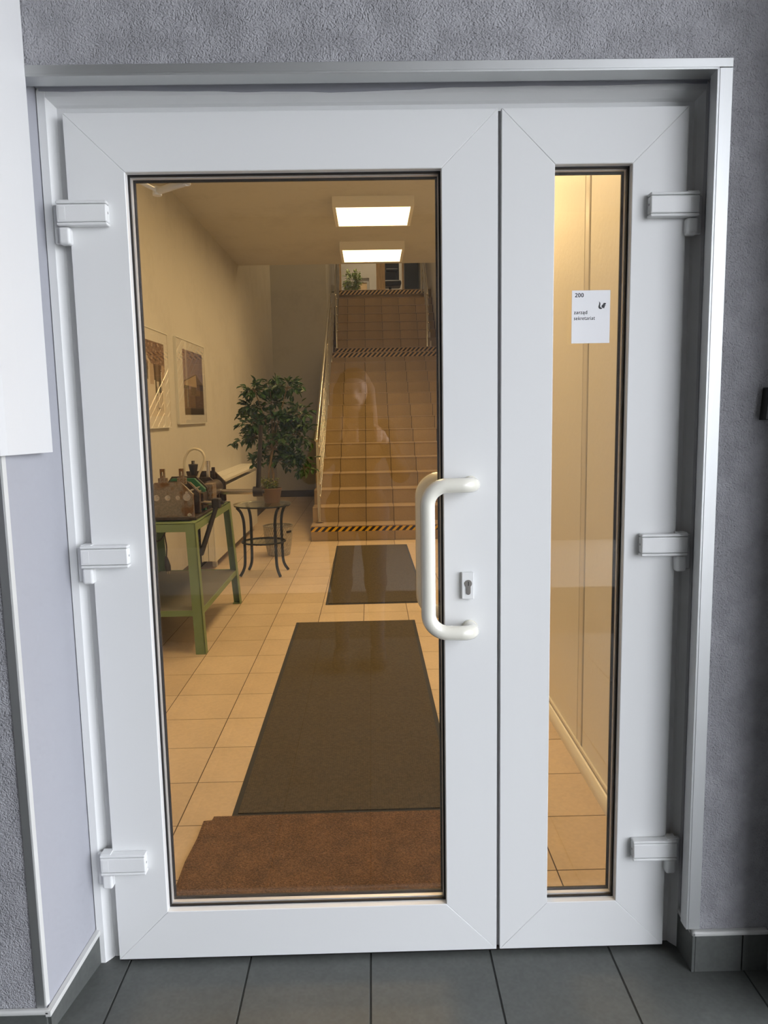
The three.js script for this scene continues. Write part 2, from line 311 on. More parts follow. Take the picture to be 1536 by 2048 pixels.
{
  const d = thing('door_1', 'wide white glazed door leaf with long pull handle', 'door', [0, 0, 0], 0, null, 'structure');
  leaf(d, 0, 0.969, 0.130, 0.8405, 0.129, 1.9235);
  hinge(d, 1, 0.0, 1.832); hinge(d, 1, 0.0, 1.053); hinge(d, 1, -0.004, 0.2725);
  pull(d, 1); pull(d, -1);
  const e = sub('lock', d);
  mesh('escutcheon', bb(0.882, 0.911, 0.930, 0.996, 0.0003, 0.0115, 0.002), M.pvc, e);
  const kp = new THREE.Shape(); kp.absarc(0, 0, 0.0085, -Math.PI / 2 + 0.62, Math.PI * 1.5 - 0.62, false); kp.lineTo(-0.0049, -0.022); kp.absarc(0, -0.022, 0.0049, Math.PI, 2 * Math.PI, false); kp.closePath();
  mesh('lock_cylinder', new THREE.ExtrudeGeometry(kp, { depth: 0.0025, bevelEnabled: true, bevelSize: 0.0004, bevelThickness: 0.0004, bevelSegments: 1, curveSegments: 24 }).translate(0.8975, 0.9685, 0.0108), M.nickel, e);
  mesh('keyway', bb(0.8968, 0.8985, 0.9635, 0.9735, 0.0132, 0.0142), M.black, e);
  const c = sub('door_closer', d);
  mesh('body', bb(0.20, 0.43, 1.955, 2.005, -0.105, -0.0585, 0.006), M.pvc, c);
  mesh('arm', merge([rod(V(0.252, 1.921, -0.070), V(0.161, 1.924, -0.150), 0.0085, 0.0085), rod(V(0.252, 1.915, -0.070), V(0.252, 1.96, -0.075), 0.009)]), M.pvc, c);
  mesh('arm', rod(V(0.161, 1.926, -0.150), V(0.138, 1.925, -0.066), 0.005), M.pvc, c);
  mesh('arm_joint', rod(V(0.161, 1.914, -0.150), V(0.161, 1.934, -0.150), 0.011, 0.011, 20), M.pvc, c);
}
{
  const d = thing('door_2', 'narrow white glazed door leaf beside the wide one', 'door', [0, 0, 0], 0, null, 'structure');
  leaf(d, 0.9773, 1.4, 1.0985, 1.2745, 0.126, 1.929);
  hinge(d, -1, 1.4015, 1.834); hinge(d, -1, 1.4015, 1.0545); hinge(d, -1, 1.4015, 0.274);
  mesh('astragal', bb(0.9702, 0.9768, 0.003, 2.048, -0.05, -0.012), M.groove, d);
}
{ // notice behind the narrow pane
  const t = canvasTex(720, 968, (c, w, h) => {
    c.fillStyle = '#f4f4f6'; c.fillRect(0, 0, w, h); c.fillStyle = '#15151c'; c.textBaseline = 'alphabetic';
    const fit = (s, x, y, w, px, weight) => { c.font = weight + px + 'px sans-serif'; const k = w / c.measureText(s).width; c.save(); c.translate(x, y); c.scale(k, 1); c.fillText(s, 0, 0); c.restore(); };
    fit('200', 52, 122, 172, 104, 'bold '); fit('zarz\u0105d', 40, 432, 258, 84, 'bold '); fit('sekretariat', 38, 540, 402, 84, 'bold ');
    // black squirrel mark: S-shaped tail and seated body
    c.save(); c.translate(500, 205); c.scale(1.06, 1.06);
    c.beginPath(); c.moveTo(8, 0); c.bezierCurveTo(30, 12, 40, 36, 32, 62); c.bezierCurveTo(26, 90, 40, 106, 72, 116); c.bezierCurveTo(54, 142, 4, 134, 0, 96); c.bezierCurveTo(-2, 68, 24, 44, 8, 0); c.fill();
    c.beginPath(); c.moveTo(92, 26); c.lineTo(106, 26); c.bezierCurveTo(122, 22, 138, 32, 134, 42); c.bezierCurveTo(132, 50, 118, 52, 114, 60); c.lineTo(130, 66); c.lineTo(129, 73); c.lineTo(112, 72); c.bezierCurveTo(118, 90, 112, 104, 98, 110); c.lineTo(112, 116); c.lineTo(96, 119); c.lineTo(82, 111); c.bezierCurveTo(56, 110, 48, 86, 62, 68); c.bezierCurveTo(72, 54, 86, 48, 92, 26); c.fill();
    c.restore();
  });
  const g = thing('notice_sign', 'white paper notice reading 200 zarząd sekretariat on narrow door glass', 'sign', [1.1925, 1.594, -0.0252]);
  mesh('paper', new THREE.BoxGeometry(0.0905, 0.1215, 0.0006), M.paper, g);
  mesh('print', new THREE.PlaneGeometry(0.090, 0.121).translate(0, 0, 0.00045), std({ map: t, roughness: 0.5 }), g);
}
{ // sheet taped round the corner of the left wall
  const path = [[-0.0425, 0.0775], [-0.052, 0.115], [-0.066, 0.165], [-0.078, 0.212], [-0.087, 0.226], [-0.105, 0.233], [-0.18, 0.238], [-0.42, 0.240]];
  const th = 0.003, outer = path.map(([x, z]) => [x, z]), inner = path.map(([x, z], i) => { const a = path[Math.max(0, i - 1)], b = path[Math.min(path.length - 1, i + 1)]; const dx = b[0] - a[0], dz = b[1] - a[1], l = Math.hypot(dx, dz); return [x - th * dz / l, z + th * dx / l]; }).reverse();
  const m = mesh('white_sheet', floorPrism([...outer, ...inner], 1.3045, 2.75), M.paper);
  tag(m, 'large blank white sheet fixed round the left wall corner', 'sheet');
}

{
  const g = thing('wall_box', 'small black box mounted on the right stucco wall', 'wall box', [1.585, 1.384, 0.0755]);
  mesh('case', prism([[-0.035, -0.036], [0.035, -0.036], [0.035, 0.036], [-0.029, 0.036]], 0.028, 0.002), M.black, g);
  mesh('face', bb(-0.026, 0.030, -0.030, 0.030, 0.028, 0.0295, 0.0005), M.darkCab, g);
}

// ---------------------------------------------------------------- inside: floor, walls, ceiling
const WL = -0.96, WR = 1.88, ZB = -11.2, CH = 3.26, CE = -8.05;
{
  const g = thing('floor', 'beige square floor tiles of the hall', 'floor', [0, 0, 0], 0, null, 'structure');
  mesh('grout', muv(bb(WL, WR, -0.1, F - 0.0012, ZB, -0.076)), M.inGrout, g);
  const P = 0.3076, J = 0.0042, geo = muv(new THREE.BoxGeometry(P - J, 0.009, P - J));
  for (let c = -4; c < 7; c++) for (let r = -1; r < 36; r++) {
    let x0 = -0.0192 + P * c, x1 = x0 + P, z1 = -0.3477 - P * r, z0 = z1 - P;
    if (x1 < WL || x0 > WR) continue;
    x0 = Math.max(x0, WL); x1 = Math.min(x1, WR - 0.002); z1 = Math.min(z1, -0.077); z0 = Math.max(z0, ZB);
    if (x0 > -0.1 && z1 < -6.56) continue; if (x0 > -0.1 && z0 < -6.515) z0 = -6.515;
    if (x0 > 1.47 && z0 > -3.15) continue; if (z1 - z0 < 0.02 || x1 - x0 < 0.02) continue;
    const m = mesh('tile', geo, M.inTile[Math.floor(rnd() * 3)], g);
    m.position.set((x0 + x1) / 2, F - 0.0045, (z0 + z1) / 2); m.scale.set((x1 - x0 - J) / (P - J), 1, (z1 - z0 - J) / (P - J));
  }
}
const UF = 3.744;                                   // upper floor level
struct(mesh('wall_hall_left', muv(bb(WL - 0.2, WL, -0.1, 6.6, -19.2, -0.2)), M.wall), 'cream plaster wall behind workbench and framed pictures', 'wall');
struct(mesh('wall_hall_right', muv(bb(WR, WR + 0.2, -0.1, 6.6, -19.2, -0.2)), M.wall), 'cream plaster wall on the right of the stairs', 'wall');
struct(mesh('wall_back', muv(bb(WL, -0.03, -0.1, 6.6, ZB - 0.15, ZB)), M.wallGrey), 'grey wall beside the stairs at the far end', 'wall');
struct(mesh('wall_stair_side', muv(bb(-0.18, -0.03, -0.1, 6.6, -19.2, ZB - 0.15)), M.wallGrey), 'wall along the left of the upper stair flight', 'wall');
struct(mesh('ceiling', muv(bb(WL, WR, CH, 3.56, CE, -0.2)), M.ceiling), 'flat pale ceiling of the hall with two panel lamps', 'ceiling');
struct(mesh('wall_upper_front', muv(bb(WL, WR, 3.56, 6.6, CE, CE + 0.15)), M.wall), 'wall above the edge of the hall ceiling', 'wall');
struct(mesh('ceiling_upper', muv(bb(WL, WR, 6.6, 6.8, -19.2, CE + 0.15)), M.ceiling), 'ceiling over the stairwell and upper floor', 'ceiling');
struct(mesh('floor_upper', muv(bb(-0.03, WR, UF - 0.3, UF - 0.02, -19.2, -13.11)), M.stairTile[0]), 'tiled upper floor at the head of the stairs', 'floor');
{
  const g = thing('wall_far', 'pale wall of the upper room with a small window', 'wall', [0, 0, 0], 0, null, 'structure');
  mesh('plaster', muv(merge([bb(-0.03, 0.34, UF - 0.3, 6.6, -18.4, -18.25), bb(0.70, WR, UF - 0.3, 6.6, -18.4, -18.25), bb(0.34, 0.70, 4.86, 6.6, -18.4, -18.25), bb(0.34, 0.70, UF - 0.3, 4.0, -18.4, -18.25)])), M.wall, g);
  mesh('window_frame', merge([bb(0.34, 0.38, 4.0, 4.86, -18.39, -18.33), bb(0.64, 0.70, 4.0, 4.86, -18.39, -18.33), bb(0.38, 0.64, 4.76, 4.86, -18.39, -18.33), bb(0.38, 0.64, 4.0, 4.06, -18.39, -18.33)]), M.wallGrey, g);
  mesh('window_blind', bb(0.38, 0.64, 4.06, 4.76, -18.385, -18.365), M.wood, g);
}
struct(mesh('wall_end', muv(bb(WL, WR, -0.1, 6.6, -19.2, -19.0)), M.wall), 'end wall of the building behind the upper room', 'wall');
struct(mesh('baseboard_hall_left', bb(WL, WL + 0.012, F, 0.088, ZB, -0.2, 0.002), M.skirtDark), 'dark tile skirting along the left hall wall', 'skirting');
struct(mesh('baseboard_back', bb(WL + 0.012, -0.03, F, 0.10, ZB, ZB + 0.012, 0.002), M.skirtDark), 'dark skirting along the grey far wall', 'skirting');

{ // panelled partition on the right, seen through the narrow leaf
  const g = thing('wall_partition', 'cream glossy panel partition with vertical joint behind narrow leaf', 'wall', [0, 0, 0], 0, null, 'structure');
  const cuts = [-0.21, -1.1, -2.0, -2.9, -3.2];
  for (let i = 0; i < 4; i++) mesh('panel', muv(bb(1.4855, 1.5255, 0.045, CH, cuts[i + 1] + 0.04, cuts[i] - 0.04, 0.002)), M.panel, g);
  for (const z of cuts.slice(1, 4)) { mesh('joint_strip', bb(1.4905, 1.520, 0.045, CH, z - 0.0398, z + 0.0398), M.panelJoint, g); mesh('joint_bead', bb(1.4835, 1.4905, 0.045, CH, z - 0.026, z + 0.026, 0.003), M.panelTrim, g); }
  const pr = []; for (let i = 0; i <= 10; i++) { const a = Math.PI / 2 * i / 10; pr.push([1.4855 - 0.030 * Math.sin(a) , F + 0.012 + 0.030 * Math.cos(a)]); } pr.push([1.4555, F], [1.4855, F]);
  mesh('base_rail', prism(pr, 2.98).translate(0, 0, -3.2), M.panelTrim, g);
  mesh('base_bead', bb(1.4760, 1.4856, 0.036, 0.052, -3.2, -0.22, 0.004), M.panelTrim, g);
  mesh('return_panel', muv(bb(1.4855, WR, F, CH, -3.24, -3.2)), M.panel, g);
}
// ---------------------------------------------------------------- ceiling lamps
function ceilingLamp(x, y, z, w, label, glow, color, power, top) {
  const g = thing('ceiling_lamp', label, 'lamp', [x, y, z], 0, 'square panel lamps');
  const h = top - y, t = 0.03;
  mesh('housing', merge([bb(-w / 2 - t, w / 2 + t, 0.002, h, w / 2, w / 2 + t), bb(-w / 2 - t, w / 2 + t, 0.002, h, -w / 2 - t, -w / 2), bb(-w / 2 - t, -w / 2, 0.002, h, -w / 2, w / 2), bb(w / 2, w / 2 + t, 0.002, h, -w / 2, w / 2), bb(-w / 2, w / 2, h - 0.01, h, -w / 2, w / 2)]), M.lampBody, g);
  mesh('diffuser', bb(-w / 2, w / 2, 0.006, 0.012, -w / 2, w / 2), glow, g);
  const l = new THREE.RectAreaLight(color, power, w, w); l.position.set(0, 0.003, 0); l.rotation.x = -Math.PI / 2; g.add(l); l.name = 'panel_light';
}
ceilingLamp(0.728, 3.17, -5.43, 0.655, 'square lit ceiling panel, the nearer and larger of the two seen', M.lampGlow, LAMP, LAMP_POWER, CH);
ceilingLamp(0.722, 3.17, -7.16, 0.655, 'square lit ceiling panel, the farther one above the stairs', M.lampGlow, LAMP, LAMP_POWER, CH);
ceilingLamp(0.725, 3.17, -3.70, 0.655, 'square lit ceiling panel just hidden above the wide pane', M.lampGlow, LAMP, LAMP_POWER, CH);
ceilingLamp(0.725, 3.17, -0.62, 0.655, 'square lit ceiling panel right inside the door, above the coir mat', M.lampGlow, LAMP, LAMP_POWER * 0.25, CH);
ceilingLamp(0.725, 3.17, -1.97, 0.655, 'square lit ceiling panel above the near half of the runner mat', M.lampGlow, LAMP, LAMP_POWER, CH);
ceilingLamp(0.90, 6.45, -10.6, 0.655, 'square lit ceiling panel high over the stairwell', M.lampGlow, LAMP, LAMP_POWER * 1.7, 6.6);
ceilingLamp(0.90, 6.45, -16.3, 0.655, 'square lit ceiling panel of the upper room', M.upGlow, UPLAMP, 26, 6.6);

// ---------------------------------------------------------------- stairs
{
  const g = thing('stairs', 'tiled staircase rising in two flights with hazard tape', 'stairs', [0, 0, 0], 0, null, 'structure');
  const X0 = -0.02, X1 = WR, xs = [X0, 0.279, 0.597, 0.915, 1.233, 1.551, 1.869];
  const core = [], r1 = 0.17, t1 = 0.31, z1 = -6.5;
  for (let k = 1; k <= 14; k++) { const top = F + r1 * k; core.push(bb(X0 + 0.003, X1 - 0.002, F + r1 * (k - 1) - (k > 1 ? 0.012 : 0), top - 0.012, -11.7, z1 - t1 * (k - 1) - 0.020)); }
  const L = F + r1 * 14, r2 = 0.172, t2 = 0.2, z2 = -11.7;
  for (let k = 1; k <= 8; k++) core.push(bb(-0.028, X1 - 0.002, L + r2 * (k - 1) - 0.012, L + r2 * k - 0.012, -13.3, z2 - t2 * (k - 1) - 0.02));
  mesh('core', merge(core), M.stairSide, g);
  const unit = muv(new THREE.BoxGeometry(0.318, 0.156, 0.01)), tread = muv(new THREE.BoxGeometry(0.318, 0.012, 0.31));
  const lay = (name, geo, mat, x0, x1, y0, y1, z0, z1, w, h, d) => { const m = mesh(name, geo, mat, g); m.position.set((x0 + x1) / 2, (y0 + y1) / 2, (z0 + z1) / 2); m.scale.set((x1 - x0 - 0.007) / w, (y1 - y0) / h, (z1 - z0) / d); };
  const flight = (n, y0, r, t, z0, xl, treads) => {
    for (let k = 1; k <= n; k++) {
      const yt = y0 + r * k, zf = z0 - t * (k - 1);
      for (let i = 0; i < 6; i++) {
        const a = Math.max(xs[i], xl), b = xs[i + 1]; if (b - a < 0.03) continue;
        lay('riser_tile', unit, M.stairTile[Math.floor(rnd() * 2)], a, b, y0 + r * (k - 1) + 0.0005, yt - 0.0085, zf - 0.020, zf - 0.010, 0.318, 0.156, 0.01);
        if (k <= treads) lay('tread_tile', tread, M.stairTread, a, b, yt - 0.0075, yt, zf - t - 0.012, zf - 0.004, 0.318, 0.012, 0.31);
      }
      if (k > treads) mesh('nosing', bb(xl, X1 - 0.003, yt - 0.0075, yt, zf - t, zf - 0.004), M.stairTread, g);
    }
  };
  flight(14, F, r1, t1, z1, X0, 8); flight(8, L, r2, t2, z2, 0.07, 0);
  mesh('landing', bb(X0, X1 - 0.003, L - 0.012, L, z2, z1 - t1 * 14), M.stairTread, g);
  const tape = (mat, x0, x1, y0, y1, z) => { const p = new THREE.PlaneGeometry(x1 - x0, y1 - y0); const uv = p.attributes.uv; for (let i = 0; i < 4; i++) uv.setXY(i, uv.getX(i) * (x1 - x0) / 0.075, -uv.getY(i) * (y1 - y0) / 0.075); mesh('hazard_tape', p.translate((x0 + x1) / 2, (y0 + y1) / 2, z), mat, g); };
  tape(M.tapeYellow, X0, X1 - 0.01, F + 0.105, F + 0.157, z1 - 0.0085);
  tape(M.tapePale, X0, X1 - 0.03, L - 0.078, L - 0.013, z1 - t1 * 13 - 0.0085);
  tape(M.tapePale, 0.08, X1 - 0.03, L + 0.10, L + r2 - 0.013, z2 - 0.0085);
  tape(M.tapePale, 0.08, X1 - 0.10, UF - 0.085, UF - 0.013, z2 - t2 * 7 - 0.0085);
  // right-hand stepped white string
  const st = [[0, L]]; for (let k = 1; k <= 8; k++) st.push([t2 * (k - 1), L + r2 * k + 0.10], [t2 * k, L + r2 * k + 0.10]); st.push([t2 * 8, L]);
  mesh('string', prism(st, 0.02).rotateY(Math.PI / 2).translate(WR - 0.14, 0, z2 - 0.01), M.wall, g);
  mesh('string', prism(st, 0.06).rotateY(Math.PI / 2).translate(-0.029, 0, z2 - 0.01), M.wall, g);
}
function railing(label, x, z0, z1, y0, y1, t0, name) {            // stainless railing along a flight, y0 / y1 heights of the handrail, t0 tread drop
  const g = thing('stair_railing', label, 'railing');
  const slope = (y1 - y0) / (z1 - z0), Y = (z) => y0 + slope * (z - z0);
  mesh('handrail', rod(V(x, y0, z0), V(x, y1, z1), 0.021, 0.021, 16), M.inox, g);
  mesh('end_cap', new THREE.SphereGeometry(0.024, 18, 12).translate(x, y0, z0), M.inox, g);
  for (const d of [0.14, 0.28, 0.42, 0.56, 0.70]) mesh('infill_bar', rod(V(x + 0.02, Y(z0 - 0.1) - d, z0 - 0.1), V(x + 0.02, y1 - d, z1), 0.008, 0.008, 10), M.inox, g);
  const n = Math.max(2, Math.round(Math.abs(z1 - z0) / 1.24) + 1);
  for (let i = 0; i < n; i++) { const z = z0 - 0.14 + (z1 - z0 + 0.2) * i / (n - 1) * 0.98, yb = Y(z) - t0; mesh('post', rod(V(x, yb, z), V(x, Y(z), z), 0.0195, 0.0195, 16), M.inox, g); mesh('foot_flange', rod(V(x, yb, z), V(x, yb + 0.008, z), 0.045, 0.045, 24), M.inox, g); }
}
railing('stainless steel railing on the left of the lower stair flight', 0.065, -6.62, -10.55, 1.105, 3.27, 1.01);
railing('stainless steel railing on the left of the upper stair flight', 0.10, -11.6, -13.1, 3.42, 4.72, 1.0);
railing('stainless steel railing on the right side of the stairs', 1.79, -6.62, -10.55, 1.105, 3.27, 1.01);
railing('stainless steel railing on the right of the upper flight', 1.69, -11.6, -13.1, 3.42, 4.72, 1.0);

// ---------------------------------------------------------------- upper room seen above the stairs
{
  const g = thing('door_3', 'glazed wood-framed partition at the head of the stairs', 'door', [0, 0, 0], 0, null, 'structure');
  for (const [a, b] of [[0.03, 0.108], [0.845, 1.03], [1.385, 1.425]]) mesh('post', muv(bb(a, b, UF - 0.02, 5.9, -14.66, -14.56, 0.004)), M.wood, g);
  mesh('head', muv(bb(0.03, 1.425, 5.9, 6.0, -14.66, -14.56, 0.004)), M.wood, g);
  mesh('upper_wall', muv(bb(-0.03, WR, 6.0, 6.6, -14.68, -14.54)), M.wall, g);
  mesh('side_wall', muv(bb(1.72, WR, UF - 0.02, 6.0, -14.68, -14.54)), M.wallGrey, g);
  mesh('glass_pane', bb(0.11, 0.843, UF, 5.9, -14.615, -14.608), M.glass, g);
}
{
  const g = thing('cabinet', 'tall black cabinet at the right of the stair head', 'cabinet', [1.575, UF - 0.02, -14.55]);
  mesh('body', bb(-0.14, 0.14, 0.06, 1.9, -0.2, 0.2, 0.006), M.darkCab, g);
  mesh('door', bb(-0.135, 0.135, 0.08, 1.88, 0.2, 0.215, 0.004), M.darkCab, g);
  mesh('plinth', bb(-0.13, 0.13, 0, 0.06, -0.19, 0.19), M.black, g);
}
{
  const g = thing('office_chair', 'black office chair behind the glazed partition upstairs', 'chair', [1.18, UF - 0.02, -16.2]);
  mesh('seat', bb(-0.25, 0.25, 0.56, 0.69, -0.25, 0.25, 0.05), M.black, g);
  mesh('backrest', bb(-0.22, 0.22, 0.75, 1.3, -0.32, -0.26, 0.025), M.black, g);
  mesh('armrest', merge([bb(0.12, 0.18, 0.62, 0.92, -0.03, 0.03, 0.012), bb(-0.10, 0.19, 0.90, 0.96, -0.05, 0.12, 0.02)]), M.black, g);
  mesh('column', rod(V(0, 0.08, 0), V(0, 0.56, 0), 0.03), M.iron, g);
  for (let i = 0; i < 5; i++) { const a = i * 1.2566; mesh('foot', rod(V(0, 0.1, 0), V(0.3 * Math.sin(a), 0.06, 0.3 * Math.cos(a)), 0.025, 0.018), M.black, g); mesh('caster', new THREE.SphereGeometry(0.03, 10, 8).translate(0.3 * Math.sin(a), 0.03, 0.3 * Math.cos(a)), M.black, g); }
}

// ---------------------------------------------------------------- plants
function leafGeo(len, wid) {
  const p = [0, 0, 0, wid * 0.38, len * 0.28, 0.006, wid * 0.5, len * 0.5, 0.007, wid * 0.22, len * 0.8, 0.004, 0, len, -0.004, -wid * 0.22, len * 0.8, 0.004, -wid * 0.5, len * 0.5, 0.007, -wid * 0.38, len * 0.28, 0.006, 0, len * 0.5, -0.002];
  const idx = []; for (let i = 0; i < 8; i++) idx.push(8, i, (i + 1) % 8);
  const g = new THREE.BufferGeometry(); g.setAttribute('position', new THREE.Float32BufferAttribute(p, 3)); g.setIndex(idx); g.computeVertexNormals(); return g;
}
function foliage(name, parent, twigs, len, wid, base, perTwig) {      // twigs: [from, to] pairs carrying alternate leaves
  const pos = [], nor = [], col = [], lg = leafGeo(len, wid).toNonIndexed(); lg.computeVertexNormals();
  const q = new THREE.Quaternion(), m = new THREE.Matrix4(), v = V(0, 0, 0), nm = new THREE.Matrix3();
  for (const [a, b] of twigs) {
    const dir = b.clone().sub(a).normalize();
    for (let i = 0; i < perTwig; i++) {
      const t = (i + 0.5) / perTwig, p = a.clone().lerp(b, t).add(V(rr(-1, 1), rr(-1, 1), rr(-1, 1)).multiplyScalar(0.008));
      const d = dir.clone().multiplyScalar(0.7).add(V(rr(-1, 1), rr(-1.1, 0.5), rr(-1, 1)).multiplyScalar(0.8)).normalize();
      const up = V(rr(-0.4, 0.4), 1, rr(-0.2, 0.8)).normalize(), x = d.clone().cross(up).normalize(), z = x.clone().cross(d).normalize();
      m.makeBasis(x, d, z); const s = rr(0.75, 1.15); m.scale(V(s, s, s)); m.setPosition(p); nm.getNormalMatrix(m);
      const k = rr(0.6, 1.35), c = [base[0] * k * rr(0.8, 1.2), base[1] * k, base[2] * k * rr(0.7, 1.2)];
      for (let j = 0; j < lg.attributes.position.count; j++) { v.fromBufferAttribute(lg.attributes.position, j).applyMatrix4(m); pos.push(v.x, v.y, v.z); v.fromBufferAttribute(lg.attributes.normal, j).applyMatrix3(nm).normalize(); nor.push(v.x, v.y, v.z); col.push(...c); }
    }
  }
  const g = new THREE.BufferGeometry(); g.setAttribute('position', new THREE.Float32BufferAttribute(pos, 3)); g.setAttribute('normal', new THREE.Float32BufferAttribute(nor, 3)); g.setAttribute('color', new THREE.Float32BufferAttribute(col, 3));
  const o = mesh(name, g, M.leaf, parent); o.userData.kind = 'stuff'; return o;
}
{ // ficus in a copper-coloured pot on the glass table
  const T = [-0.215, 0.6175, -4.86];
  const g = thing('potted_ficus', 'leafy green ficus in a brown pot on the glass side table', 'plant', T);
  mesh('pot', lathe([[0, 0], [0.062, 0], [0.066, 0.004], [0.086, 0.118], [0.090, 0.120], [0.090, 0.132], [0.083, 0.132], [0.080, 0.112], [0, 0.112]], 36), M.copper, g);
  mesh('soil', lathe([[0, 0.118], [0.081, 0.116]], 28), M.soil, g);
  const W = (x, y, z) => V(x - T[0], y - T[1], z - T[2]);
  const br = [], tw = [], trunkTop = W(-0.19, 1.10, -4.88);
  br.push(tube([V(0.005, 0.11, 0), V(0.02, 0.25, 0.01), V(0.0, 0.38, -0.01), trunkTop], 0.011, 24, 8), tube([V(-0.01, 0.11, 0.01), V(-0.02, 0.26, 0), V(0.01, 0.40, 0.01), trunkTop], 0.009, 24, 8));
  // clusters of the crown: centre x, y, radius x, y, z, number of twigs
  const cl = [[-0.33, 1.60, 0.12, 0.085, 0.12, 13], [-0.20, 1.62, 0.12, 0.09, 0.12, 15], [-0.05, 1.62, 0.13, 0.08, 0.12, 15], [-0.20, 1.50, 0.10, 0.07, 0.1, 10], [-0.40, 1.44, 0.12, 0.08, 0.12, 16], [-0.36, 1.33, 0.14, 0.09, 0.14, 20], [-0.17, 1.34, 0.15, 0.12, 0.15, 20], [0.04, 1.38, 0.14, 0.13, 0.14, 24], [0.03, 1.22, 0.15, 0.12, 0.15, 24], [-0.16, 1.15, 0.18, 0.12, 0.15, 22], [-0.34, 1.20, 0.12, 0.09, 0.12, 14], [-0.30, 1.06, 0.10, 0.08, 0.1, 8], [0.02, 1.03, 0.16, 0.11, 0.14, 20], [-0.12, 0.99, 0.14, 0.09, 0.13, 14], [0.08, 0.93, 0.10, 0.08, 0.1, 8], [-0.36, 0.97, 0.05, 0.08, 0.06, 4]];
  for (const [cx, cy, rx, ry, rz, n] of cl) {
    const c = W(cx, cy, -4.88 + rr(-0.04, 0.04));
    br.push(tube([trunkTop.clone().lerp(V(0, 0.45, 0), 0.4), trunkTop.clone().lerp(c, 0.45).add(V(0, 0.03, 0)), c], 0.0045, 14, 6));
    for (let i = 0; i < n; i++) { const a = rr(0, 6.283), e = rr(-0.9, 1), u = Math.sqrt(1 - e * e); const d = V(u * Math.cos(a), e, u * Math.sin(a)); const p = c.clone().add(V(d.x * rx, d.y * ry, d.z * rz)); tw.push([c.clone().lerp(p, 0.25), p]); br.push(rod(c, p, 0.0016, 0.001, 4)); }
  }
  const far = W(-0.545, 1.135, -4.85); tw.push([W(-0.42, 1.20, -4.86), far], [W(-0.46, 1.18, -4.86), far]);
  mesh('branches', merge(br), M.bark, g);
  foliage('foliage', g, tw, 0.068, 0.033, [0.034, 0.085, 0.022], 7);
  const tw2 = []; for (let i = 0; i < 46; i++) { const a = rr(0, 6.283), r = rr(0.02, 0.085), x = -0.015 + r * Math.cos(a), z = r * Math.sin(a); tw2.push([V(x * 0.6, 0.12, z * 0.6), V(x * 1.15, rr(0.15, 0.225), z * 1.1)]); }
  foliage('moss_leaves', g, tw2, 0.026, 0.018, [0.22, 0.25, 0.09], 6);
}
{
  const g = thing('potted_tree', 'light green potted tree in the upper room', 'plant', [0.30, UF - 0.02, -16.4]);
  mesh('pot', lathe([[0, 0], [0.13, 0], [0.17, 0.28], [0.175, 0.3], [0.15, 0.3], [0.14, 0.26], [0, 0.26]], 28), M.wallGrey, g);
  mesh('trunk', rod(V(0, 0.26, 0), V(0, 0.62, 0), 0.02, 0.014), M.bark, g);
  const tw = []; for (let i = 0; i < 70; i++) { const a = rr(0, 6.283), e = rr(-1, 1), u = Math.sqrt(1 - e * e); tw.push([V(0.06 * u * Math.cos(a), 0.74 + 0.08 * e, 0.06 * u * Math.sin(a)), V(0.21 * u * Math.cos(a), 0.74 + 0.27 * e, 0.2 * u * Math.sin(a))]); }
  foliage('foliage', g, tw, 0.075, 0.04, [0.26, 0.36, 0.10], 9);
}

// ---------------------------------------------------------------- mats
function floorMat(label, name, x0, x1, z0, z1, ry, edge, pile) {
  const cx = (x0 + x1) / 2, cz = (z0 + z1) / 2, w = x1 - x0, d = z1 - z0, g = thing(name, label, 'mat', [cx, F, cz], ry);
  mesh('rubber_border', bb(-w / 2, w / 2, 0, 0.0035, -d / 2, d / 2, 0.0015), M.matEdge, g);
  mesh('pile', muv(bb(-w / 2 + edge, w / 2 - edge, 0.0036, 0.008, -d / 2 + edge, d / 2 - edge, 0.002)), pile, g);
}
floorMat('long dark brown ribbed mat in the middle of the hall floor', 'runner_mat', 0.150, 0.950, -3.185, -0.70, 0.006, 0.02, M.mat);
floorMat('shorter dark brown mat lying at the foot of the stairs', 'runner_mat', 0.295, 1.045, -6.17, -3.655, 0.012, 0.02, M.mat);
{
  const pts = [[0.055, -0.10], [0.068, -0.25], [0.064, -0.42], [0.072, -0.55], [0.070, -0.660], [0.098, -0.664], [0.100, -0.688], [0.97, -0.693], [0.97, -0.10]];
  const m = mesh('coir_mat', muv(floorPrism(pts, F, F + 0.0135)), M.coir); tag(m, 'reddish brown coir doormat just inside the door', 'mat');
}

// ---------------------------------------------------------------- pictures on the left wall
function picture(z0, z1, y0, y1, m, draw, label) {
  const w = z0 - z1, h = y1 - y0, g = thing('framed_picture', label, 'picture', [WL, (y0 + y1) / 2, (z0 + z1) / 2], Math.PI / 2, 'framed photographs on the left wall');
  mesh('backing', bb(-w / 2, w / 2, -h / 2, h / 2, 0.0, 0.018, 0.001), M.board, g);
  mesh('print', new THREE.PlaneGeometry(w - m[0] - m[1], h - m[2] - m[3]).translate((m[0] - m[1]) / 2, (m[3] - m[2]) / 2, 0.0186), std({ map: canvasTex(640, 440, draw), roughness: 0.6 }), g);
  mesh('acrylic_sheet', bb(-w / 2, w / 2, -h / 2, h / 2, 0.0195, 0.0215), M.glass, g);
  mesh('frame', merge([bb(-w / 2, w / 2, -h / 2 - 0.006, -h / 2, 0, 0.024), bb(-w / 2, w / 2, h / 2, h / 2 + 0.006, 0, 0.024), bb(-w / 2 - 0.006, -w / 2, -h / 2, h / 2, 0, 0.024)]), M.pvcDull, g);
}
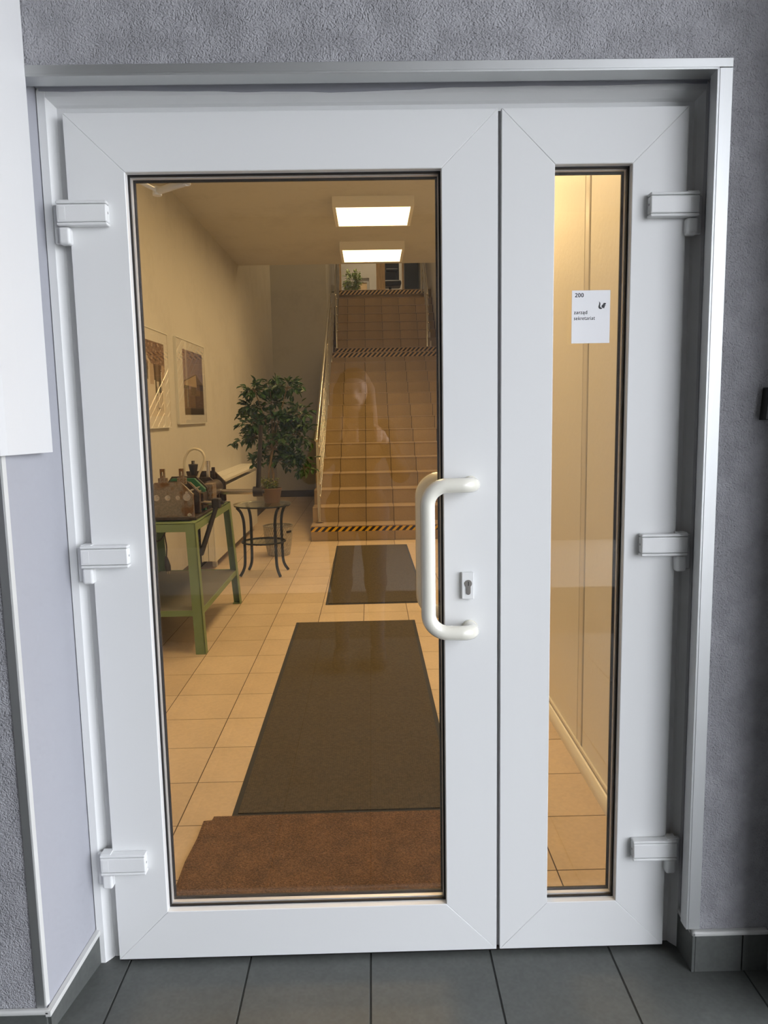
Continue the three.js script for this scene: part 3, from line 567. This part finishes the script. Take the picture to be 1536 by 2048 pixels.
picture(-3.31, -4.38, 1.305, 2.03, [0.2, 0.11, 0.085, 0.085], (c, w, h) => {
  c.fillStyle = '#e9e2d8'; c.fillRect(0, 0, w, h); c.fillStyle = '#8d7468'; c.fillRect(0, 0, w, h * 0.36);
  for (let i = 0; i < 260; i++) { c.fillStyle = ['#a98c7c', '#6d5548', '#c9b3a2', '#7a4f38', '#584a44'][i % 5]; c.fillRect(rnd() * w, rnd() * h * 0.38, 6 + rnd() * 26, 3 + rnd() * 12); }
  c.fillStyle = '#d9cdbf'; c.save(); c.translate(w * 0.2, 20); c.rotate(0.5); c.fillRect(0, 0, w * 0.62, 26); c.restore();
  for (const [x, ww, col] of [[0.30, 0.10, '#4b4a3f'], [0.42, 0.05, '#e6dccf'], [0.46, 0.13, '#c9b6a2'], [0.60, 0.07, '#4a3527'], [0.67, 0.10, '#7d6a55'], [0.77, 0.08, '#57402e'], [0.88, 0.09, '#c4ad9a']]) { c.fillStyle = col; c.fillRect(w * x, h * 0.30, w * ww, h * (0.20 + 0.1 * rnd())); }
  c.fillStyle = '#2f3626'; c.fillRect(w * 0.63, h * 0.48, w * 0.05, h * 0.24); c.fillRect(w * 0.76, h * 0.48, w * 0.07, h * 0.20);
  c.strokeStyle = '#2a261f'; c.lineWidth = 7; for (const x of [0.64, 0.69, 0.79, 0.85]) { c.beginPath(); c.moveTo(w * x, h * 0.6); c.lineTo(w * (x + 0.015), h * 0.93); c.stroke(); }
  c.beginPath(); c.moveTo(w * 0.70, h * 0.87); c.quadraticCurveTo(w * 0.74, h * 0.93, w * 0.80, h * 0.87); c.stroke();
}, 'framed photograph of standing figures on snow, nearest the door');
picture(-4.65, -5.72, 1.325, 2.045, [0.215, 0.10, 0.078, 0.075], (c, w, h) => {
  const sky = c.createLinearGradient(0, 0, w, h * 0.6); sky.addColorStop(0, '#a58f92'); sky.addColorStop(1, '#6c6a92'); c.fillStyle = sky; c.fillRect(0, 0, w, h);
  for (let i = 0; i < 120; i++) { c.fillStyle = ['#9a8a98', '#7c78a0', '#b5a2a4'][i % 3]; c.globalAlpha = 0.25; c.fillRect(rnd() * w, rnd() * h * 0.5, 20 + rnd() * 60, 8 + rnd() * 20); } c.globalAlpha = 1;
  c.fillStyle = '#4a4152'; c.beginPath(); c.moveTo(w * 0.6, h * 0.36); c.lineTo(w, h * 0.5); c.lineTo(w, h * 0.72); c.lineTo(w * 0.7, h * 0.72); c.fill();
  c.fillStyle = '#b9a48a'; c.beginPath(); c.moveTo(w * 0.04, h * 0.48); c.lineTo(w * 0.62, h * 0.36); c.lineTo(w * 0.66, h * 0.56); c.lineTo(w * 0.04, h * 0.54); c.fill();
  c.strokeStyle = '#3c3128'; c.lineWidth = 6; c.beginPath(); c.moveTo(0, h * 0.49); c.lineTo(w * 0.64, h * 0.35); c.lineTo(w * 0.85, h * 0.47); c.stroke();
  c.fillStyle = '#6d5747'; c.fillRect(0, h * 0.60, w, h * 0.4); c.fillStyle = '#3c3226'; c.fillRect(0, h * 0.545, w * 0.24, h * 0.05); c.fillRect(w * 0.34, h * 0.56, w * 0.28, h * 0.13);
  for (let i = 0; i < 200; i++) { c.fillStyle = ['#7d6656', '#58473a', '#8f7867', '#4c4230'][i % 4]; c.globalAlpha = 0.5; c.fillRect(rnd() * w, h * (0.62 + 0.38 * rnd()), 10 + rnd() * 40, 3 + rnd() * 9); } c.globalAlpha = 1;
  c.fillStyle = '#40351f'; c.fillRect(0, h * 0.9, w, h * 0.1);
}, 'framed photograph of a mountain hut, farther from the door');

// ---------------------------------------------------------------- radiator
{
  const g = thing('radiator', 'long white panel radiator with shelf along the left wall', 'radiator');
  const x0 = -0.885, x1 = -0.755, z0 = -4.97, z1 = -7.50;
  mesh('front_panel', bb(x1 - 0.012, x1, 0.072, 0.715, z1, z0, 0.004), M.radiator, g);
  mesh('rear_panel', bb(x0, x0 + 0.012, 0.072, 0.715, z1, z0, 0.004), M.radiator, g);
  mesh('end_panel', bb(x0 + 0.013, x0 + 0.060, 0.078, 0.71, z0 - 0.01, z0 - 0.002, 0.003), M.radiator, g);
  mesh('end_panel', bb(x0 + 0.064, x1 - 0.013, 0.078, 0.71, z0 - 0.01, z0 - 0.002, 0.003), M.radiator, g);
  mesh('convector', bb(x0 + 0.02, x1 - 0.02, 0.09, 0.70, z1 + 0.02, z0 - 0.03), M.pvcDull, g);
  mesh('leg', bb(x0 + 0.05, x1 - 0.04, F, 0.09, z0 - 0.25, z0 - 0.21), M.radiator, g);
  mesh('leg', bb(x0 + 0.05, x1 - 0.04, F, 0.09, z1 + 0.21, z1 + 0.25), M.radiator, g);
  const s = thing('shelf_board', 'white shelf board above the radiator', 'shelf');
  mesh('board', bb(WL, -0.735, 0.755, 0.785, -7.66, -4.90, 0.006), M.radiator, s);
  mesh('upstand', bb(WL, -0.82, 0.785, 0.797, -7.64, -4.95, 0.004), M.radiator, s);
  for (const z of [-5.1, -6.3, -7.4]) mesh('bracket', bb(WL, -0.89, 0.735, 0.755, z - 0.012, z + 0.012), M.radiator, s);
}

// ---------------------------------------------------------------- workbench and machine
{
  const g = thing('workbench', 'green steel workbench with lower grey shelf by the left wall', 'workbench');
  const X0 = -0.925, X1 = -0.365, Z0 = -3.70, Z1 = -2.58, H = 0.765, w = 0.058, t = 0.006;
  const rail = (a, b, y1, hgt) => bb(...a, y1 - hgt, y1, ...b, 0.001);
  mesh('top_frame', merge([rail([X0, X1], [Z1 - t, Z1], H, 0.05), rail([X0, X1], [Z0, Z0 + t], H, 0.05), rail([X1 - t, X1], [Z0, Z1], H, 0.05), rail([X0, X0 + t], [Z0, Z1], H, 0.05), rail([X0, X1], [Z1 - 0.045, Z1], H, 0.005), rail([X0, X1], [Z0, Z0 + 0.045], H, 0.005), rail([X1 - 0.045, X1], [Z0, Z1], H, 0.005), rail([X0, X0 + 0.045], [Z0, Z1], H, 0.005)]), M.green, g);
  mesh('top_plate', bb(X0 + 0.01, X1 - 0.01, H - 0.012, H - 0.0055, Z0 + 0.01, Z1 - 0.01), M.green, g);
  for (const sx of [1, -1]) for (const sz of [1, -1]) {
    const tx = sx > 0 ? X1 : X0, tz = sz > 0 ? Z1 : Z0, bx = tx + (sx > 0 ? 0.035 : 0.0), bz = tz + (sz > 0 ? 0.035 : -0.10);
    const L = []; // angle iron: two flat flanges, sheared from top to base
    for (const [ax, az] of [[w, t], [t, w]]) {
      const b = new THREE.BoxGeometry(ax, 1, az); const p = b.attributes.position;
      for (let i = 0; i < p.count; i++) { const u = 0.5 - p.getY(i), y = (H - 0.003) + (F - H + 0.003) * u; p.setXYZ(i, p.getX(i) - sx * ax / 2 + tx + (bx - tx) * u - sx * 0.0, y, p.getZ(i) - sz * az / 2 + tz + (bz - tz) * u); }
      b.computeVertexNormals(); L.push(b);
    }
    mesh('leg', merge(L), M.green, g);
    mesh('foot_plate', bb(bx - (sx > 0 ? w : -0.001), bx + (sx > 0 ? 0.001 : w), F, F + 0.005, bz - (sz > 0 ? w : -0.001), bz + (sz > 0 ? 0.001 : w)), M.green, g);
  }
  const sh = sub('lower_shelf', g);
  mesh('shelf_sheet', bb(X0 + 0.01, X1 + 0.012, 0.242, 0.246, Z0 - 0.06, Z1 + 0.012), M.shelfGrey, sh);
  mesh('shelf_rim', merge([bb(X0, X1 + 0.018, 0.215, 0.25, Z1 + 0.012, Z1 + 0.018), bb(X0, X1 + 0.018, 0.215, 0.25, Z0 - 0.066, Z0 - 0.06), bb(X1 + 0.012, X1 + 0.018, 0.215, 0.25, Z0 - 0.06, Z1 + 0.012), bb(X0, X0 + 0.006, 0.215, 0.25, Z0 - 0.06, Z1 + 0.012)]), M.green, sh);
}
{
  const Y0 = 0.766, g = thing('winding_machine', 'old steel hand-cranked machine standing on the green workbench', 'machine');
  const octo = (xl, xr, yt, c, z, th, mat, name) => mesh(name, prism([[xl, Y0 + 0.016], [xr, Y0 + 0.016], [xr, yt - c * 1.05], [xr - c, yt], [xl + c * 0.75, yt], [xl, yt - c]], th, 0.002).translate(0, 0, z - th), mat, g);
  mesh('base_plate', bb(-0.73, -0.385, Y0, Y0 + 0.016, -3.62, -2.71, 0.003), M.steelDark, g);
  const fp = octo(-0.685, -0.405, 0.991, 0.068, -2.745, 0.018, M.steel, 'end_plate');
  for (const [x, y, r] of [[-0.443, 0.902, 0.017], [-0.497, 0.898, 0.010], [-0.558, 0.899, 0.012], [-0.625, 0.90, 0.014], [-0.432, 0.792, 0.010]]) {
    mesh('bolt', merge([rod(V(x, y, -2.746), V(x, y, -2.741), r * 1.35, r * 1.35, 20), rod(V(x, y, -2.742), V(x, y, -2.732), r * 0.85, r * 0.8, 6), rod(V(x, y, -2.733), V(x, y, -2.724), r * 0.42, r * 0.38, 12)]), M.shaft, fp);
  }
  mesh('rib', merge([bb(-0.466, -0.464, Y0 + 0.02, 0.96, -2.7455, -2.7435), bb(-0.685, -0.405, Y0 + 0.016, Y0 + 0.022, -2.7455, -2.736, 0.001)]), M.steel, fp);
  octo(-0.685, -0.405, 0.985, 0.068, -2.90, 0.014, M.steelDark, 'inner_plate');
  octo(-0.675, -0.412, 0.975, 0.060, -2.965, 0.010, M.steel, 'inner_plate');
  mesh('drum', rod(V(-0.55, 0.875, -2.78), V(-0.55, 0.875, -3.54), 0.075, 0.075, 28), M.iron, g);
  octo(-0.68, -0.40, 0.998, 0.070, -3.12, 0.016, M.steelDark, 'inner_plate');
  octo(-0.665, -0.405, 0.988, 0.066, -3.07, 0.035, M.greenDark, 'green_housing');
  octo(-0.70, -0.372, 0.998, 0.075, -3.585, 0.02, M.steelDark, 'end_plate');
  octo(-0.69, -0.39, 0.965, 0.06, -3.44, 0.018, M.steelDark, 'inner_plate');
  mesh('tie_rod', merge([rod(V(-0.44, 0.93, -2.73), V(-0.44, 0.93, -3.56), 0.009), rod(V(-0.66, 0.93, -2.75), V(-0.66, 0.93, -3.56), 0.009), rod(V(-0.443, 0.902, -2.76), V(-0.425, 0.905, -3.20), 0.012)]), M.shaft, g);
  mesh('bearing_block', bb(-0.435, -0.372, 0.838, 0.942, -3.27, -3.15, 0.004), M.steel, g);
  mesh('bearing_block', bb(-0.47, -0.40, 0.80, 0.90, -3.14, -2.99, 0.004), M.steelDark, g);
  mesh('motor', rod(V(-0.44, 0.885, -3.30), V(-0.44, 0.885, -3.56), 0.058, 0.058, 26), M.steelDark, g);
  const fork = (x, y, z, h = 0.082) => { const f = sub('fork', g); mesh('block', bb(x - 0.026, x + 0.026, y - 0.012, y + 0.028, z - 0.018, z + 0.014, 0.002), M.steel, f); const sl = new THREE.Shape([[-0.0135, 0.02], [0.0135, 0.02], [0.0135, h], [-0.0135, h]].map((p) => new THREE.Vector2(...p))); sl.holes.push(new THREE.Path([[-0.0055, h - 0.042], [0.0055, h - 0.042], [0.0055, h - 0.016], [-0.0055, h - 0.016]].map((p) => new THREE.Vector2(...p)))); mesh('slotted_bar', new THREE.ExtrudeGeometry(sl, { depth: 0.024, bevelEnabled: false }).translate(x, y, z - 0.012), M.steel, f); };
  fork(-0.588, 0.99, -2.77); fork(-0.474, 0.99, -2.77); 
  mesh('stud', merge([rod(V(-0.476, 0.95, -3.52), V(-0.476, 1.072, -3.52), 0.013), rod(V(-0.476, 1.03, -3.52), V(-0.476, 1.072, -3.52), 0.016)]), M.shaft, g);
  mesh('stud', bb(-0.462, -0.44, 0.95, 1.025, -3.585, -3.56, 0.003), M.steelDark, g);
  mesh('cone_plug', lathe([[0, 0], [0.019, 0], [0.031, 0.066], [0.031, 0.072], [0.011, 0.074], [0.011, 0.094], [0, 0.094]], 24).translate(-0.503, 1.0, -3.2), M.iron, g);
  mesh('hose', tube([V(-0.552, 0.985, -3.2), V(-0.562, 1.04, -3.2), V(-0.555, 1.11, -3.2), V(-0.525, 1.158, -3.2), V(-0.487, 1.172, -3.2), V(-0.445, 1.155, -3.2), V(-0.427, 1.115, -3.2), V(-0.437, 1.065, -3.2), V(-0.465, 1.012, -3.2), V(-0.475, 0.985, -3.2)], 0.0085, 70, 12), M.hose, g);
  const cr = sub('upper_crank', g);
  mesh('shaft', rod(V(-0.44, 0.857, -3.5), V(-0.155, 0.853, -3.5), 0.019, 0.019, 20), M.shaft, cr);
  mesh('collar', merge([rod(V(-0.163, 0.853, -3.5), V(-0.098, 0.853, -3.5), 0.036, 0.036, 8), rod(V(-0.10, 0.853, -3.5), V(-0.085, 0.853, -3.5), 0.014, 0.014, 10)]), M.iron, cr);
  mesh('lever', rod(V(-0.128, 0.875, -3.5), V(-0.092, 1.315, -3.5), 0.0165, 0.014, 14), M.iron, cr);
  const c2 = sub('lower_crank', g);
  mesh('shaft', rod(V(-0.52, 0.836, -3.0), V(-0.335, 0.836, -3.0), 0.0145, 0.0145, 18), M.shaft, c2);
  mesh('collar', merge([bb(-0.347, -0.292, 0.803, 0.865, -3.032, -2.968, 0.010), rod(V(-0.30, 0.836, -3.0), V(-0.275, 0.836, -3.0), 0.012)]), M.iron, c2);
  mesh('lever', merge([rod(V(-0.317, 0.82, -2.985), V(-0.408, 0.530, -2.90), 0.0145, 0.0165, 16), new THREE.SphereGeometry(0.0165, 14, 10).translate(-0.408, 0.530, -2.90)]), M.iron, c2);
}
{
  const g = thing('power_cable', 'brown cable with plug hanging under the workbench top', 'cable');
  mesh('cord', tube([V(-0.56, 0.752, -2.66), V(-0.562, 0.70, -2.655), V(-0.60, 0.655, -2.66), V(-0.68, 0.65, -2.66), V(-0.72, 0.68, -2.66), V(-0.722, 0.752, -2.66)], 0.0045, 40, 8), M.iron, g);
  mesh('cord', tube([V(-0.555, 0.752, -2.64), V(-0.56, 0.70, -2.64), V(-0.552, 0.62, -2.64), V(-0.555, 0.565, -2.64)], 0.004, 20, 8), M.iron, g);
  mesh('plug', lathe([[0, 0.09], [0.006, 0.09], [0.013, 0.06], [0.018, 0.03], [0.015, 0.0], [0, 0]], 14).rotateZ(0.12).translate(-0.548, 0.475, -2.64), M.iron, g);
  for (const dx of [-0.006, 0.006]) mesh('prong', rod(V(-0.548 + dx, 0.456, -2.64), V(-0.549 + dx, 0.476, -2.64), 0.002), M.shaft, g);
}

// ---------------------------------------------------------------- side table and basket
{
  const C = [-0.297, F, -4.82], g = thing('side_table', 'round glass side table with curved black metal legs', 'table', C);
  const R = 0.254, H = 0.6295;
  mesh('glass_top', lathe([[0, H - 0.008], [R - 0.003, H - 0.008], [R, H - 0.005], [R, H - 0.003], [R - 0.003, H], [0, H]], 56), M.tableGlass, g);
  mesh('top_ring', new THREE.TorusGeometry(R - 0.012, 0.006, 8, 56).rotateX(Math.PI / 2).translate(0, H - 0.0145, 0), M.blackMetal, g);
  for (const a of [3.737, 2.35, 5.45, 0.613]) {
    const P = (r, y) => V(r * Math.cos(a), y, -r * Math.sin(a));
    mesh('leg', tube([P(R - 0.012, H - 0.02), P(R - 0.05, H - 0.07), P(R - 0.072, H - 0.16), P(R - 0.072, 0.30), P(R - 0.068, 0.12), P(R - 0.05, 0.055), P(R - 0.018, 0.008)], 0.0128, 40, 10), M.blackMetal, g);
  }
  const sh = sub('lower_shelf', g);
  mesh('ring', new THREE.TorusGeometry(0.188, 0.008, 8, 48).rotateX(Math.PI / 2).translate(0, 0.292, 0), M.blackMetal, sh);
  mesh('plate', lathe([[0, 0.287], [0.184, 0.287], [0.184, 0.291], [0, 0.291]], 40), M.tableGlass, sh);
  const st = []; for (let i = -4; i <= 4; i++) { const o = i * 0.038, l = Math.sqrt(0.184 * 0.184 - o * o); st.push(rod(V(o, 0.283, -l), V(o, 0.283, l), 0.003, 0.003, 6)); }
  mesh('wires', merge(st), M.blackMetal, sh);
}
{
  const g = thing('wicker_basket', 'tapered pale wicker basket on the floor behind the table', 'basket', [-0.283, F, -5.74]);
  mesh('body', lathe([[0, 0.004], [0.108, 0.0], [0.112, 0.006], [0.128, 0.10], [0.142, 0.20], [0.149, 0.296], [0.143, 0.298], [0.136, 0.20], [0.122, 0.10], [0.104, 0.012], [0, 0.012]], 48), M.wicker, g);
  mesh('rim', new THREE.TorusGeometry(0.146, 0.0065, 8, 48).rotateX(Math.PI / 2).translate(0, 0.297, 0), M.wicker, g);
  mesh('handle', bb(-0.032, 0.032, -0.011, 0.011, -0.004, 0.004, 0.003).rotateY(0.95).translate(0.118, 0.245, 0.088), M.black, g);
}

// ---------------------------------------------------------------- the photographer, mirrored faintly in the glass
{
  const cx = 0.585, g = thing('person', 'person with long hair in dark jacket holding up a phone before the door', 'person', [cx, F, 2.24]);
  const P = (x, y, z) => [x - cx, y - F, z - 2.24];
  function sdf(bones, k, c, half, res, extra) {
    const mc = new MarchingCubes(res, M.black, false, false, 200000), n = mc.size, f = mc.field, h = n / 2;
    const B = bones.map(([a, ra, b, rb]) => { const d = [b[0] - a[0], b[1] - a[1], b[2] - a[2]]; return [a, d, d[0] * d[0] + d[1] * d[1] + d[2] * d[2] || 1e-9, ra, rb]; });
    for (let q = 0; q < n; q++) for (let j = 0; j < n; j++) for (let i = 0; i < n; i++) {
      const x = c[0] + (i - h) / h * half, y = c[1] + (j - h) / h * half, z = c[2] + (q - h) / h * half; let d = 1e3;
      for (const [a, v, l, ra, rb] of B) { const px = x - a[0], py = y - a[1], pz = z - a[2]; let t = (px * v[0] + py * v[1] + pz * v[2]) / l; t = t < 0 ? 0 : t > 1 ? 1 : t; const ex = px - v[0] * t, ey = py - v[1] * t, ez = pz - v[2] * t; const e = Math.sqrt(ex * ex + ey * ey + ez * ez) - (ra + (rb - ra) * t); const w = Math.max(k - Math.abs(d - e), 0) / k; d = Math.min(d, e) - w * w * k * 0.25; }
      if (extra) d = extra(x, y, z, d);
      f[i + j * n + q * n * n] = -d;
    }
    mc.isolation = 0; mc.update();
    const m = mc.count ?? mc.geometry.drawRange.count, pos = mc.positionArray.slice(0, m * 3), nor = mc.normalArray.slice(0, m * 3);
    for (let i = 0; i < m; i++) for (let a = 0; a < 3; a++) pos[i * 3 + a] = c[a] + pos[i * 3 + a] * half;
    const geo = new THREE.BufferGeometry(); geo.setAttribute('position', new THREE.BufferAttribute(pos, 3)); geo.setAttribute('normal', new THREE.BufferAttribute(nor, 3)); return geo;
  }
  const arms = [], skinArms = [], hands = [];
  for (const s of [1, -1]) {
    const sh = P(cx + s * 0.165, 1.295, 2.245), el = P(cx + s * 0.235, 1.07, 2.11), wr = s > 0 ? P(0.742, 1.235, 1.905) : P(0.548, 1.235, 1.905);
    arms.push([sh, 0.052, el, 0.043], [el, 0.041, wr, 0.031]); skinArms.push([sh, 0.042, el, 0.034], [el, 0.033, wr, 0.023]);
    const pal = s > 0 ? P(0.718, 1.275, 1.842) : P(0.574, 1.275, 1.842), hb = [[wr, 0.023, pal, 0.026]];
    const ix = s > 0 ? 0.689 : 0.609;
    for (let i = 0; i < 4; i++) { const y = 1.305 - i * 0.019, kn = P(ix + s * 0.022, y, 1.808), tip = P(ix - s * (0.012 + 0.006 * (i === 1)), y + 0.004, 1.776 + 0.010); hb.push([pal, 0.012, kn, 0.0085], [kn, 0.0085, P(ix + s * 0.008, y + 0.002, 1.7915 + 0.004), 0.008], [P(ix + s * 0.008, y + 0.002, 1.7955), 0.008, P(ix + s * 0.003, y + 0.004, 1.806), 0.0072]); }
    hb.push([pal, 0.014, P(ix + s * 0.012, 1.312, 1.835), 0.010], [P(ix + s * 0.012, 1.312, 1.835), 0.010, P(ix - s * 0.016, 1.328, 1.822), 0.0085]);
    hands.push(sdf(hb, 0.008, [pal[0], pal[1] - 0.005, pal[2] + 0.01], 0.10, 52));
  }
  const hc = P(cx, 1.495, 2.195);
  const headG = sdf([[P(cx, 1.515, 2.205), 0.083, P(cx, 1.505, 2.185), 0.076], [P(cx, 1.455, 2.165), 0.052, P(cx, 1.432, 2.140), 0.034], [P(cx, 1.51, 2.118), 0.010, P(cx, 1.474, 2.096), 0.013], [P(cx - 0.03, 1.520, 2.122), 0.014, P(cx + 0.03, 1.520, 2.122), 0.014], [P(cx - 0.018, 1.446, 2.110), 0.011, P(cx + 0.018, 1.446, 2.110), 0.011], [P(cx, 1.45, 2.21), 0.048, P(cx, 1.36, 2.235), 0.050], [P(cx - 0.074, 1.495, 2.205), 0.014, P(cx - 0.074, 1.47, 2.2), 0.010], [P(cx + 0.074, 1.495, 2.205), 0.014, P(cx + 0.074, 1.47, 2.2), 0.010]], 0.03, hc, 0.165, 60);
  const torso = [[P(cx, 1.36, 2.235), 0.05, P(cx, 1.27, 2.245), 0.075], [P(cx - 0.13, 1.285, 2.245), 0.05, P(cx + 0.13, 1.285, 2.245), 0.05], [P(cx - 0.06, 1.19, 2.235), 0.095, P(cx + 0.06, 1.19, 2.235), 0.095], [P(cx - 0.05, 1.02, 2.245), 0.085, P(cx + 0.05, 1.02, 2.245), 0.085], [P(cx - 0.07, 0.88, 2.25), 0.100, P(cx + 0.07, 0.88, 2.25), 0.100]];
  const legs = []; for (const s of [1, -1]) legs.push([P(cx + s * 0.085, 0.84, 2.25), 0.085, P(cx + s * 0.095, 0.46, 2.24), 0.056], [P(cx + s * 0.095, 0.46, 2.24), 0.053, P(cx + s * 0.10, 0.09, 2.27), 0.036]);
  const grow = (b, d) => b.map(([a, ra, c, rc]) => [a, ra + d, c, rc + d]);
  const bodyG = sdf([...grow(torso, -0.012), ...skinArms, ...grow(legs, -0.012)], 0.04, P(cx, 0.80, 2.2), 0.86, 110);
  const skin = std({ color: lin(0.55, 0.36, 0.27), roughness: 0.55 }), cloth = std({ color: lin(0.030, 0.030, 0.036), roughness: 0.9 }), denim = std({ color: lin(0.035, 0.045, 0.075), roughness: 0.9 }), hairM = std({ color: lin(0.20, 0.095, 0.04), roughness: 0.5 });
  mesh('body', merge([bodyG, headG, ...hands].map((q) => { q.setAttribute('uv', new THREE.BufferAttribute(new Float32Array(q.attributes.position.count * 2), 2)); return q; })), skin, g);
  mesh('jacket', sdf([...torso.slice(1), ...arms], 0.05, P(cx, 1.09, 2.16), 0.42, 84), cloth, g);
  mesh('trousers', sdf([[P(cx - 0.07, 0.87, 2.25), 0.098, P(cx + 0.07, 0.87, 2.25), 0.098], ...legs], 0.04, P(cx, 0.50, 2.25), 0.50, 72), denim, g);
  for (const s of [1, -1]) mesh('shoe', bb(cx + s * 0.105 - 0.045 - cx, cx + s * 0.105 + 0.045 - cx, 0, 0.085, -0.15, 0.10, 0.035), cloth, g);
  for (const s of [1, -1]) mesh('eye', new THREE.SphereGeometry(0.0105, 12, 10).translate(...P(cx + s * 0.03, 1.503, 2.117)), cloth, g);
  mesh('hair', sdf([[P(cx, 1.535, 2.225), 0.090, P(cx, 1.52, 2.24), 0.088], [P(cx - 0.075, 1.50, 2.205), 0.035, P(cx - 0.095, 1.24, 2.175), 0.036], [P(cx + 0.075, 1.50, 2.205), 0.035, P(cx + 0.095, 1.24, 2.175), 0.036], [P(cx, 1.48, 2.29), 0.06, P(cx, 1.22, 2.335), 0.055], [P(cx - 0.05, 1.47, 2.28), 0.05, P(cx - 0.07, 1.22, 2.31), 0.05], [P(cx + 0.05, 1.47, 2.28), 0.05, P(cx + 0.07, 1.22, 2.31), 0.05]], 0.04, P(cx, 1.40, 2.24), 0.26, 64), hairM, g);
  const ph = thing('phone', 'black phone held up in the person\'s hands', 'phone', [0.649, 1.316, 1.7965]);
  ph.rotation.x = -0.1289;
  mesh('case', new RoundedBoxGeometry(0.072, 0.147, 0.0085, 3, 0.004), M.black, ph);
  mesh('screen', bb(-0.034, 0.034, -0.070, 0.070, 0.0043, 0.0048), M.darkCab, ph);
}

renderer.render(scene, camera);
